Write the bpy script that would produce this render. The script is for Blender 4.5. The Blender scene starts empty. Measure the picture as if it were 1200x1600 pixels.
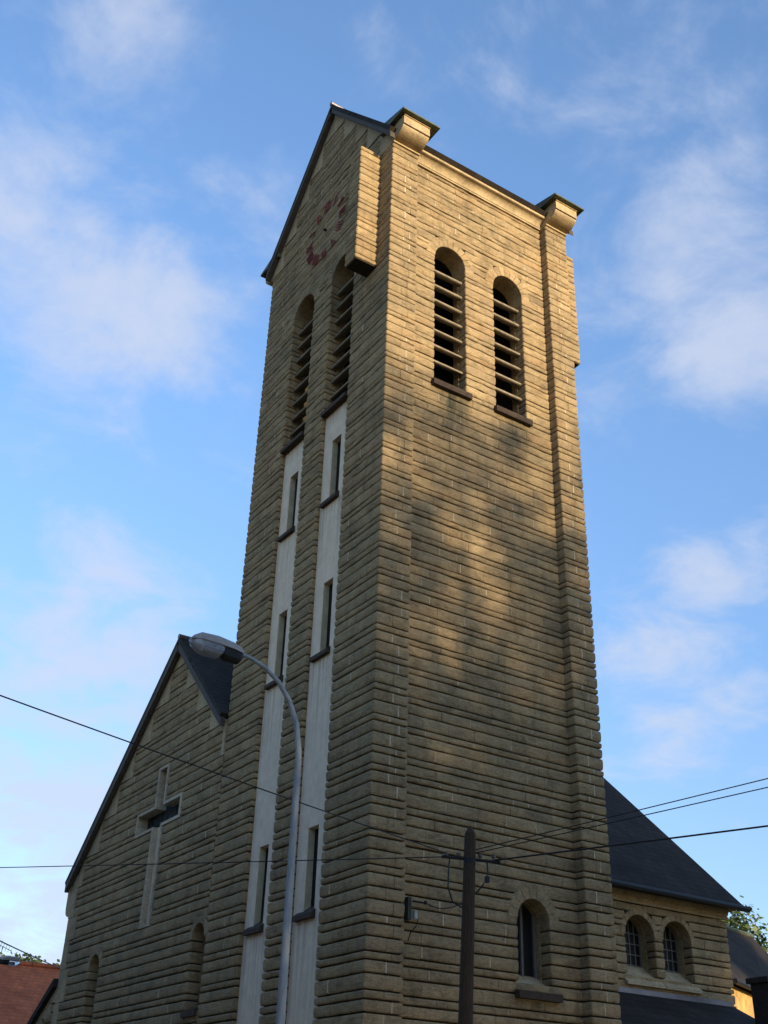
import bpy, bmesh, math, random
from mathutils import Vector, Matrix

# ------------------------------------------------------------------ scene, camera, sky, sun, exposure
S = bpy.context.scene
COL = S.collection
rnd = random.Random(11)

CAM = Vector((-10.526, -16.522, 1.6))
CR = Vector((0.83195, -0.55412, 0.02845)); CU = Vector((-0.29929, -0.40501, 0.86394)); CF = Vector((0.46720, 0.72727, 0.50279))
cam = bpy.data.cameras.new("camera")
cam.sensor_fit = 'AUTO'; cam.sensor_width = 36.0; cam.lens = 39.309
cam.clip_start = 0.1; cam.clip_end = 3000
camo = bpy.data.objects.new("camera", cam); COL.objects.link(camo)
m = Matrix((CR, CU, -CF)).transposed().to_4x4(); m.translation = CAM
camo.matrix_world = m
S.camera = camo
S.render.resolution_x = 768; S.render.resolution_y = 1024

SUN_AZ = math.radians(174.5)          # measured from +Y towards +X
SUN_EL = math.radians(10.0)
to_sun = Vector((math.sin(SUN_AZ)*math.cos(SUN_EL), math.cos(SUN_AZ)*math.cos(SUN_EL), math.sin(SUN_EL)))

S.view_settings.view_transform = 'Standard'; S.view_settings.look = 'None'
S.view_settings.exposure = 1.1; S.view_settings.gamma = 1.0
S.view_settings.use_curve_mapping = False

W = bpy.data.worlds.new("World"); S.world = W; W.use_nodes = True
nt = W.node_tree; nt.nodes.clear()
def wn(t, **k):
    n = nt.nodes.new(t)
    for a, b in k.items(): setattr(n, a, b)
    return n
def wl(a, b): nt.links.new(a, b)
def wmath(op, a, b=None, clamp=False):
    n = wn('ShaderNodeMath', operation=op, use_clamp=clamp)
    for i, v in enumerate((a, b)):
        if v is None: continue
        if isinstance(v, (int, float)): n.inputs[i].default_value = v
        else: wl(v, n.inputs[i])
    return n.outputs[0]
sky = wn('ShaderNodeTexSky', sky_type='NISHITA', sun_disc=False, sun_elevation=SUN_EL, sun_rotation=SUN_AZ,
         altitude=80.0, air_density=1.0, dust_density=0.25, ozone_density=2.2)
tc = wn('ShaderNodeTexCoord')
sep = wn('ShaderNodeSeparateXYZ'); wl(tc.outputs['Generated'], sep.inputs[0])
den = wmath('ADD', wmath('MAXIMUM', sep.outputs[2], 0.0), 0.22)
comb = wn('ShaderNodeCombineXYZ')
wl(wmath('DIVIDE', sep.outputs[0], den), comb.inputs[0]); wl(wmath('DIVIDE', sep.outputs[1], den), comb.inputs[1])
def wnoise(scale, detail, rough, off, dist=0.0):
    mp = wn('ShaderNodeMapping'); mp.inputs['Location'].default_value = off
    wl(comb.outputs[0], mp.inputs['Vector'])
    n = wn('ShaderNodeTexNoise'); n.inputs['Scale'].default_value = scale; n.inputs['Detail'].default_value = detail
    n.inputs['Roughness'].default_value = rough; n.inputs['Distortion'].default_value = dist
    wl(mp.outputs[0], n.inputs['Vector']); return n.outputs[0]
n1 = wnoise(6.4, 10, 0.60, (3.1, 1.7, 0), 0.3)
n2 = wnoise(1.1, 3, 0.5, (7.3, 2.2, 0))
# cloud banks standing in this evening's sky (direction, angular radius, weight)
BANKS = [((0.187, 0.756, 0.627), .13, .44), ((0.10, 0.731, 0.672), .11, .36), ((0.24, 0.751, 0.615), .09, .36), ((0.277, 0.66, 0.698), .09, .2),
         ((0.364, 0.491, 0.791), .10, .20), ((0.135, 0.615, 0.777), .12, .16), ((0.595, 0.46, 0.659), .13, .44),
         ((0.521, 0.469, 0.713), .08, .26), ((0.642, 0.46, 0.613), .12, .42), ((0.576, 0.554, 0.601), .08, .24),
         ((0.693, 0.576, 0.434), .06, .42), ((0.698, 0.612, 0.37), .11, .40), ((0.263, 0.889, 0.375), .17, .40), ((0.298, 0.923, 0.245), .18, .50),
         ((0.721, 0.537, 0.439), .07, .24), ((0.29, 0.948, 0.132), .2, .5), ((0.486, 0.395, 0.78), .12, .18),
         ((-0.6, 0.5, 0.62), .22, .3), ((-0.7, -0.3, 0.6), .25, .3), ((0.85, 0.1, 0.5), .2, .3), ((0.4, -0.6, 0.7), .25, .3),
         ((-0.2, -0.75, 0.6), .22, .3), ((0.0, 0.1, 0.99), .2, .25), ((-0.9, 0.2, 0.3), .25, .3), ((0.9, -0.3, 0.3), .25, .3)]
bank = None
for d, rad, wgt in BANKS:
    d = Vector(d).normalized()
    vd = wn('ShaderNodeVectorMath', operation='DISTANCE'); wl(tc.outputs['Generated'], vd.inputs[0]); vd.inputs[1].default_value = d
    mr = wn('ShaderNodeMapRange', interpolation_type='SMOOTHERSTEP'); wl(vd.outputs['Value'], mr.inputs['Value'])
    mr.inputs['From Min'].default_value = rad*1.35; mr.inputs['From Max'].default_value = 0.0
    mr.inputs['To Min'].default_value = 0.0; mr.inputs['To Max'].default_value = wgt
    bank = mr.outputs[0] if bank is None else wmath('MAXIMUM', bank, mr.outputs[0])
cl = wmath('ADD', wmath('ADD', wmath('MULTIPLY', n1, 1.35), wmath('MULTIPLY', n2, 0.20)), bank)
mr = wn('ShaderNodeMapRange', interpolation_type='SMOOTHSTEP'); wl(cl, mr.inputs['Value'])
mr.inputs['From Min'].default_value = 0.86; mr.inputs['From Max'].default_value = 1.42
mr.inputs['To Min'].default_value = 0.0; mr.inputs['To Max'].default_value = 0.78
tint = wn('ShaderNodeMix', data_type='RGBA', blend_type='MULTIPLY'); tint.inputs[0].default_value = 1.0
wl(sky.outputs[0], tint.inputs[6])
el = wn('ShaderNodeMapRange', interpolation_type='SMOOTHSTEP'); wl(sep.outputs[2], el.inputs['Value'])
el.inputs['From Min'].default_value = 0.0; el.inputs['From Max'].default_value = 0.75
tg = wn('ShaderNodeMix', data_type='RGBA'); wl(el.outputs[0], tg.inputs[0])
tg.inputs[6].default_value = (0.74, 0.70, 0.78, 1); tg.inputs[7].default_value = (1.17, 1.24, 1.38, 1)
wl(tg.outputs[2], tint.inputs[7])
mx = wn('ShaderNodeMix', data_type='RGBA'); wl(mr.outputs[0], mx.inputs[0]); wl(tint.outputs[2], mx.inputs[6])
mx.inputs[7].default_value = (2.05, 2.25, 2.75, 1)
bg = wn('ShaderNodeBackground'); bg.inputs['Strength'].default_value = 0.15; wl(mx.outputs[2], bg.inputs['Color'])
wo = wn('ShaderNodeOutputWorld'); wl(bg.outputs[0], wo.inputs['Surface'])

sd = bpy.data.lights.new("sun", 'SUN'); sd.energy = 3.5; sd.angle = math.radians(1.1); sd.color = (1.0, 0.80, 0.53)
so = bpy.data.objects.new("sun", sd); COL.objects.link(so)
so.rotation_euler = to_sun.to_track_quat('Z', 'Y').to_euler(); so.location = (6, -40, 30)

# ------------------------------------------------------------------ materials
MATS = {}
def mat(name, build):
    mt = bpy.data.materials.new(name); mt.use_nodes = True
    t = mt.node_tree; t.nodes.clear()
    o = t.nodes.new('ShaderNodeOutputMaterial'); b = t.nodes.new('ShaderNodeBsdfPrincipled')
    t.links.new(b.outputs[0], o.inputs[0]); b.inputs['Specular IOR Level'].default_value = 0.3
    build(t, b); MATS[name] = mt; return mt
def N(t, ty, **k):
    n = t.nodes.new(ty)
    for a, v in k.items(): setattr(n, a, v)
    return n
def pos(t, scale=(1, 1, 1)):
    g = N(t, 'ShaderNodeNewGeometry'); mp = N(t, 'ShaderNodeMapping'); mp.inputs['Scale'].default_value = scale
    t.links.new(g.outputs['Position'], mp.inputs['Vector']); return mp.outputs[0]
def noise(t, v, scale, detail=4, rough=0.55, dist=0.0):
    n = N(t, 'ShaderNodeTexNoise'); n.inputs['Scale'].default_value = scale; n.inputs['Detail'].default_value = detail
    n.inputs['Roughness'].default_value = rough; n.inputs['Distortion'].default_value = dist
    t.links.new(v, n.inputs['Vector']); return n.outputs[0]
def ramp(t, f, stops):
    r = N(t, 'ShaderNodeValToRGB'); e = r.color_ramp.elements
    while len(e) < len(stops): e.new(0.5)
    for i, (p_, c) in enumerate(stops):
        e[i].position = p_; e[i].color = (c, c, c, 1) if isinstance(c, (int, float)) else (*c, 1)
    t.links.new(f, r.inputs[0]); return r.outputs[0]
def mixc(t, f, a, b, mode='MIX'):
    n = N(t, 'ShaderNodeMix', data_type='RGBA', blend_type=mode)
    for i, v in ((0, f), (6, a), (7, b)):
        if isinstance(v, (int, float)): n.inputs[i].default_value = v
        elif isinstance(v, tuple): n.inputs[i].default_value = (*v, 1)
        else: t.links.new(v, n.inputs[i])
    return n.outputs[2]
def mth(t, op, a, b=None, clamp=False):
    n = N(t, 'ShaderNodeMath', operation=op, use_clamp=clamp)
    for i, v in enumerate((a, b)):
        if v is None: continue
        if isinstance(v, (int, float)): n.inputs[i].default_value = v
        else: t.links.new(v, n.inputs[i])
    return n.outputs[0]
def bump(t, b, h, strength=0.5, dist=0.02):
    n = N(t, 'ShaderNodeBump'); n.inputs['Strength'].default_value = strength; n.inputs['Distance'].default_value = dist
    t.links.new(h, n.inputs['Height']); t.links.new(n.outputs[0], b.inputs['Normal'])

RUNS = [(1.97, .62, 17.0, 2.6, .75), (3.85, .55, 16.95, 1.6, .5), (3.9, .5, 4.2, 1.5, .5)]     # rain runs below the south sills: x, half width, top, length, strength
SLIT_RUNS = [(14.3, 1.9), (10.55, 2.2), (5.4, 2.4), (16.9, .5)]
def sill_stain(t, base, runs):
    g = N(t, 'ShaderNodeNewGeometry'); s_ = N(t, 'ShaderNodeSeparateXYZ'); t.links.new(g.outputs['Position'], s_.inputs[0])
    st = ramp(t, noise(t, pos(t, (5, 5, .5)), 1.4, 6, .7, .3), [(.34, 0.0), (.60, 1.0)]); tot = None
    for (xc, hw, z1, ln, k) in runs:
        mx_ = mth(t, 'SUBTRACT', 1.0, mth(t, 'DIVIDE', mth(t, 'ABSOLUTE', mth(t, 'SUBTRACT', s_.outputs[0], xc)), hw), True)
        dz = mth(t, 'DIVIDE', mth(t, 'SUBTRACT', z1, s_.outputs[2]), ln)
        fz = mth(t, 'MULTIPLY', mth(t, 'GREATER_THAN', dz, 0.0), mth(t, 'SUBTRACT', 1.0, dz, True))
        fy = mth(t, 'LESS_THAN', s_.outputs[1], .45)
        w = mth(t, 'MULTIPLY', mth(t, 'MULTIPLY', mx_, fz), mth(t, 'MULTIPLY', fy, k*1.5), True)
        tot = w if tot is None else mth(t, 'MAXIMUM', tot, w)
    return mixc(t, mth(t, 'MULTIPLY', tot, st), base, (0.085, 0.085, 0.055))
def stone_mat(name, cols, crust, crust_amt, bumpd=0.028):
    def f(t, b):
        g = N(t, 'ShaderNodeNewGeometry'); oi = N(t, 'ShaderNodeObjectInfo')
        idr = mth(t, 'FRACT', mth(t, 'ADD', g.outputs['Random Per Island'], oi.outputs['Random']))
        base = ramp(t, idr, cols)
        p = pos(t)
        big = noise(t, p, 0.45, 5, 0.6, 0.4)
        base = mixc(t, ramp(t, big, [(0.42, 0.0), (0.62, 0.55)]), base, (0.31, 0.235, 0.135))
        pv = pos(t, (1, 1, 2.2))
        midn = noise(t, pos(t, (1, 1, 2.6)), 2.6, 8, 0.74, 0.6)
        base = mixc(t, 0.62, base, ramp(t, midn, [(0.30, 0.46), (0.46, 0.94), (0.70, 1.2)]), 'MULTIPLY')
        fine = noise(t, pv, 11, 8, 0.72)
        base = mixc(t, 0.75, base, ramp(t, fine, [(0.28, 0.40), (0.5, 0.86), (0.75, 1.14)]), 'MULTIPLY')
        cr = noise(t, pos(t, (1, 1, 1.6)), 1.7, 8, 0.72, 0.5)
        crs = mth(t, 'MULTIPLY', ramp(t, cr, [(0.47, 0.0), (0.66, 1.0)]), crust_amt)
        base = mixc(t, crs, base, crust)
        strk = noise(t, pos(t, (2.6, 2.6, 0.22)), 1.6, 6, 0.7, 0.3)
        base = mixc(t, ramp(t, strk, [(0.50, 0.0), (0.70, 0.45)]), base, mixc(t, 1.0, base, (0.50, 0.50, 0.48), 'MULTIPLY'))
        base = sill_stain(t, base, RUNS)
        pits = ramp(t, noise(t, p, 46, 4, 0.7), [(0.32, 0.45), (0.47, 1.0)])
        base = mixc(t, 0.7, base, pits, 'MULTIPLY')
        t.links.new(base, b.inputs['Base Color'])
        b.inputs['Roughness'].default_value = 0.92; b.inputs['Specular IOR Level'].default_value = 0.12
        h = mth(t, 'ADD', mth(t, 'ADD', mth(t, 'MULTIPLY', fine, 1.0), mth(t, 'MULTIPLY', midn, 1.6)), mth(t, 'MULTIPLY', noise(t, p, 42, 5, 0.65), 0.35))
        bump(t, b, h, 0.9, bumpd)
    return mat(name, f)
SC = [(0.0, (0.411, 0.295, 0.156)), (0.2, (0.469, 0.337, 0.178)), (0.4, (0.434, 0.324, 0.176)), (0.6, (0.497, 0.357, 0.190)), (0.76, (0.376, 0.279, 0.159)), (0.88, (0.457, 0.308, 0.156)), (1.0, (0.428, 0.317, 0.172))]
stone_mat('sandstone', SC, (0.105, 0.085, 0.055), 0.5)
stone_mat('dressed_stone', [(0.0, (0.50, 0.385, 0.225)), (0.5, (0.55, 0.42, 0.25)), (1.0, (0.51, 0.38, 0.215))], (0.26, 0.20, 0.12), 0.50, 0.004)
stone_mat('pale_stone', [(0.0, (0.64, 0.54, 0.39)), (1.0, (0.68, 0.57, 0.41))], (0.36, 0.32, 0.25), 0.35, 0.003)

def simple(name, col, rough=0.7, var=0.25, scale=6, bd=0.003, metal=0.0, spec=0.3, stretch=(1, 1, 1)):
    def f(t, b):
        n = noise(t, pos(t, stretch), scale, 6, 0.62, 0.2)
        c = mixc(t, 1.0, col, ramp(t, n, [(0.3, 1.0-var), (0.7, 1.0+var*0.4)]), 'MULTIPLY')
        t.links.new(c, b.inputs['Base Color']); b.inputs['Roughness'].default_value = rough
        b.inputs['Metallic'].default_value = metal; b.inputs['Specular IOR Level'].default_value = spec
        if bd: bump(t, b, n, 0.6, bd)
    return mat(name, f)
simple('mortar_bed', (0.045, 0.035, 0.022), 0.95, 0.4, 12, 0.01)
simple('pale_pointing', (0.54, 0.45, 0.31), 0.95, 0.35, 9, 0.004)
def f(t, b):
    st = noise(t, pos(t, (6, 6, 0.28)), 1.3, 7, 0.7, 0.4); n = noise(t, pos(t), 5, 6, 0.6)
    g = N(t, 'ShaderNodeNewGeometry'); s_ = N(t, 'ShaderNodeSeparateXYZ'); t.links.new(g.outputs['Position'], s_.inputs[0]); run = None
    for (z1, ln) in SLIT_RUNS:
        dz = mth(t, 'DIVIDE', mth(t, 'SUBTRACT', z1, s_.outputs[2]), ln)
        fz = mth(t, 'MULTIPLY', mth(t, 'GREATER_THAN', dz, 0.0), mth(t, 'SUBTRACT', 1.0, dz, True)); run = fz if run is None else mth(t, 'MAXIMUM', run, fz)
    sr = ramp(t, noise(t, pos(t, (9, 9, .25)), 1.2, 5, .6, .2), [(.44, 0.0), (.64, .5)])
    c = mixc(t, ramp(t, st, [(0.48, 0.0), (0.72, 0.25)]), (0.77, 0.62, 0.45), (0.58, 0.47, 0.34))
    c = mixc(t, mth(t, 'MULTIPLY', run, sr), c, (0.20, 0.17, 0.13))
    c = mixc(t, 1.0, c, ramp(t, n, [(0.3, 0.84), (0.7, 1.04)]), 'MULTIPLY')
    t.links.new(c, b.inputs['Base Color']); b.inputs['Roughness'].default_value = 0.9; bump(t, b, n, 0.4, 0.004)
mat('white_render', f)
simple('ochre_render', (0.44, 0.40, 0.26), 0.9, 0.25, 4, 0.003)
simple('brown_sill_stone', (0.06, 0.04, 0.026), 0.85, 0.4, 7, 0.006)
simple('louver_concrete', (0.24, 0.195, 0.13), 0.9, 0.4, 8, 0.006)
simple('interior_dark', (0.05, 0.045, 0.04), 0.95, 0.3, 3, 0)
def f(t, b):
    b.inputs['Base Color'].default_value = (0.010, 0.011, 0.012, 1); b.inputs['Roughness'].default_value = 0.4; b.inputs['Specular IOR Level'].default_value = 0.2
mat('dark_glass', f)
def f(t, b):
    p = pos(t); n = noise(t, p, 7, 5, 0.7)
    c = ramp(t, n, [(0.3, (0.012, 0.015, 0.016)), (0.6, (0.035, 0.042, 0.044)), (0.75, (0.08, 0.09, 0.09))])
    t.links.new(c, b.inputs['Base Color']); b.inputs['Roughness'].default_value = 0.8; b.inputs['Specular IOR Level'].default_value = 0.08
mat('blue_glass_brick', f)
def slate(name, c1, c2, sc):
    def f(t, b):
        g = N(t, 'ShaderNodeNewGeometry'); s = N(t, 'ShaderNodeSeparateXYZ'); t.links.new(g.outputs['Position'], s.inputs[0])
        cb = N(t, 'ShaderNodeCombineXYZ'); t.links.new(mth(t, 'ADD', s.outputs[0], mth(t, 'MULTIPLY', s.outputs[1], 0.02)), cb.inputs[0]); t.links.new(s.outputs[2], cb.inputs[1])
        br = N(t, 'ShaderNodeTexBrick'); br.inputs['Scale'].default_value = sc; br.inputs['Mortar Size'].default_value = 0.012
        br.inputs['Color1'].default_value = (*c1, 1); br.inputs['Color2'].default_value = (*c2, 1); br.inputs['Mortar'].default_value = (c1[0]*.4, c1[1]*.4, c1[2]*.4, 1)
        br.inputs['Brick Width'].default_value = 0.5; br.inputs['Row Height'].default_value = 0.3
        t.links.new(cb.outputs[0], br.inputs['Vector'])
        n = noise(t, pos(t), 1.2, 6, 0.65)
        c = mixc(t, 1.0, br.outputs['Color'], ramp(t, n, [(0.3, 0.7), (0.7, 1.2)]), 'MULTIPLY')
        t.links.new(c, b.inputs['Base Color']); b.inputs['Roughness'].default_value = 0.8; b.inputs['Specular IOR Level'].default_value = 0.12
        bump(t, b, br.outputs['Fac'], -0.4, 0.008)
    return mat(name, f)
slate('slate', (0.030, 0.0235, 0.019), (0.040, 0.032, 0.026), 1.9)
slate('red_tile', (0.60, 0.15, 0.055), (0.46, 0.11, 0.045), 2.2)
simple('zinc', (0.16, 0.15, 0.17), 0.45, 0.3, 3, 0.004, 0.6)
simple('copper_patina', (0.10, 0.115, 0.075), 0.6, 0.5, 9, 0.004, 0.2)
simple('verge_board', (0.075, 0.062, 0.05), 0.8, 0.3, 6, 0.004)
simple('red_paint', (0.28, 0.045, 0.04), 0.7, 0.5, 14, 0)
simple('black_iron', (0.012, 0.012, 0.013), 0.5, 0.3, 9, 0)
simple('lamp_post_paint', (0.30, 0.335, 0.35), 0.65, 0.3, 5, 0.001, 0.0, 0.2, (3, 3, .5))
simple('lamp_shell', (0.36, 0.33, 0.30), 0.5, 0.2, 12, 0.001, 0.1)
def f(t, b):
    b.inputs['Base Color'].default_value = (0.75, 0.82, 0.92, 1); b.inputs['Roughness'].default_value = 0.08
    b.inputs['Transmission Weight'].default_value = 0.75; b.inputs['IOR'].default_value = 1.35
mat('clear_bowl', f)
simple('lamp_gear', (0.02, 0.02, 0.022), 0.6, 0.3, 9, 0)
simple('pole_wood', (0.060, 0.040, 0.024), 0.85, 0.5, 10, 0.01, 0, 0.2, (8, 8, .7))
simple('ceramic', (0.10, 0.09, 0.08), 0.25, 0.2, 20, 0)
simple('grey_plastic', (0.42, 0.43, 0.40), 0.5, 0.2, 9, 0)
simple('green_metal', (0.045, 0.05, 0.035), 0.7, 0.3, 9, 0)
simple('window_bar', (0.14, 0.13, 0.115), 0.6, 0.2, 9, 0)
simple('bark', (0.075, 0.058, 0.042), 0.95, 0.5, 9, 0.02, 0, 0.1, (3, 3, .6))
def leafm(name, c1, c2):
    def f(t, b):
        g = N(t, 'ShaderNodeNewGeometry'); c = ramp(t, g.outputs['Random Per Island'], [(0, c1), (0.6, c2), (1, (c2[0]*1.5, c2[1]*1.3, c2[2]))])
        t.links.new(c, b.inputs['Base Color']); b.inputs['Roughness'].default_value = 0.55
        b.inputs['Transmission Weight'].default_value = 0.0
    return mat(name, f)
leafm('leaf_green', (0.035, 0.06, 0.015), (0.075, 0.11, 0.026)); leafm('leaf_dark', (0.02, 0.035, 0.012), (0.045, 0.07, 0.02))
simple('asphalt', (0.05, 0.05, 0.052), 0.9, 0.3, 30, 0.004); simple('paving', (0.27, 0.22, 0.16), 0.9, 0.3, 6, 0.004)
simple('kerb_stone', (0.30, 0.29, 0.27), 0.9, 0.3, 6, 0.004); simple('ground_grass', (0.06, 0.075, 0.03), 0.95, 0.5, 3, 0.02)
simple('painted_line', (0.75, 0.75, 0.72), 0.8, 0.3, 15, 0)
simple('plaster_wall', (0.42, 0.36, 0.27), 0.9, 0.3, 3, 0.004); simple('ochre_plaster', (0.55, 0.34, 0.12), 0.9, 0.45, 3.5, 0.01)
simple('oak_door', (0.06, 0.035, 0.02), 0.6, 0.4, 8, 0.004)
simple('dark_brick', (0.05, 0.04, 0.036), 0.9, 0.4, 12, 0.006)

# ------------------------------------------------------------------ mesh helpers
WLOC = {}
class MB:
    def __init__(s): s.v = []; s.f = []
    def add(s, vs, fs):
        o = len(s.v); s.v += [tuple(q) for q in vs]; s.f += [tuple(i+o for i in q) for q in fs]; return s
    def box(s, x0, x1, y0, y1, z0, z1):
        return s.add([(x0,y0,z0),(x1,y0,z0),(x1,y1,z0),(x0,y1,z0),(x0,y0,z1),(x1,y0,z1),(x1,y1,z1),(x0,y1,z1)],
                     [(0,3,2,1),(4,5,6,7),(0,1,5,4),(1,2,6,5),(2,3,7,6),(3,0,4,7)])
    def prism(s, pts, P, n0, n1):       # pts (a,z) in a plane; P(a,n)->(x,y)
        k = len(pts)
        vs = [(*P(a, n0), z) for a, z in pts] + [(*P(a, n1), z) for a, z in pts]
        return s.add(vs, [tuple(range(k)), tuple(range(2*k-1, k-1, -1))] + [(i, (i+1) % k, k+(i+1) % k, k+i) for i in range(k)])
    def tube(s, pts, rads, seg=8, caps=True):
        pts = [Vector(q) for q in pts]
        if isinstance(rads, (int, float)): rads = [rads]*len(pts)
        o = len(s.v)
        for i, q in enumerate(pts):
            d = (pts[min(i+1, len(pts)-1)]-pts[max(i-1, 0)]).normalized()
            h = Vector((0, 0, 1)) if abs(d.z) < .9 else Vector((1, 0, 0))
            a = d.cross(h).normalized(); b = d.cross(a)
            for j in range(seg):
                w = 2*math.pi*j/seg; s.v.append(tuple(q+(a*math.cos(w)+b*math.sin(w))*rads[i]))
        for i in range(len(pts)-1):
            for j in range(seg):
                s.f.append((o+i*seg+j, o+i*seg+(j+1) % seg, o+(i+1)*seg+(j+1) % seg, o+(i+1)*seg+j))
        if caps: s.f += [tuple(o+j for j in range(seg)), tuple(o+(len(pts)-1)*seg+j for j in reversed(range(seg)))]
        return s
    def build(s, name, mt, parent=None, smooth=False, origin=None, fixn=True):
        if origin is None:
            xs = [q[0] for q in s.v]; ys = [q[1] for q in s.v]; zs = [q[2] for q in s.v]
            origin = ((min(xs)+max(xs))/2, (min(ys)+max(ys))/2, min(zs))
        ox, oy, oz = origin
        me = bpy.data.meshes.new(name)
        me.from_pydata([(a-ox, b-oy, c-oz) for a, b, c in s.v], [], s.f)
        if fixn:
            bm = bmesh.new(); bm.from_mesh(me); bmesh.ops.recalc_face_normals(bm, faces=bm.faces); bm.to_mesh(me); bm.free()
        if smooth:
            for q in me.polygons: q.use_smooth = True
        me.materials.append(MATS[mt])
        return link(bpy.data.objects.new(name, me), origin, parent)
def link(o, origin, parent=None):
    COL.objects.link(o); origin = Vector(origin); WLOC[o.name] = origin
    if parent is not None:
        o.parent = parent; o.location = origin-WLOC[parent.name]
    else: o.location = origin
    return o
def tag(o, label=None, cat=None, group=None, kind=None):
    for k, v in (('label', label), ('category', cat), ('group', group), ('kind', kind)):
        if v: o[k] = v
    return o
def thing(name, loc, label, cat, group=None):
    return tag(link(bpy.data.objects.new(name, None), loc), label, cat, group)

class Frame:
    def __init__(s, O, A, Nn): s.O = O; s.A = A; s.N = Nn
    def P(s, a, n): return (s.O[0]+s.A[0]*a+s.N[0]*n, s.O[1]+s.A[1]*a+s.N[1]*n)
FL = Frame((0, 0), (0, 1), (-1, 0))               # west front of tower and nave (x = 0)
FR0 = Frame((0, 0), (1, 0), (0, -1))              # south piers of the tower (y = 0)
REC = 0.24
FR = Frame((0, REC), (1, 0), (0, -1))             # recessed south panel
WR, WL_, PW, FP = 5.73, 6.29, 0.79, 4.99
FB = Frame((WR, 0), (0, 1), (1, 0))               # east side of tower
FN = Frame((0, WL_), (1, 0), (0, 1))              # north side of tower
SY = 3.45
FS = Frame((0, SY), (1, 0), (0, -1))              # south wall of nave

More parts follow.
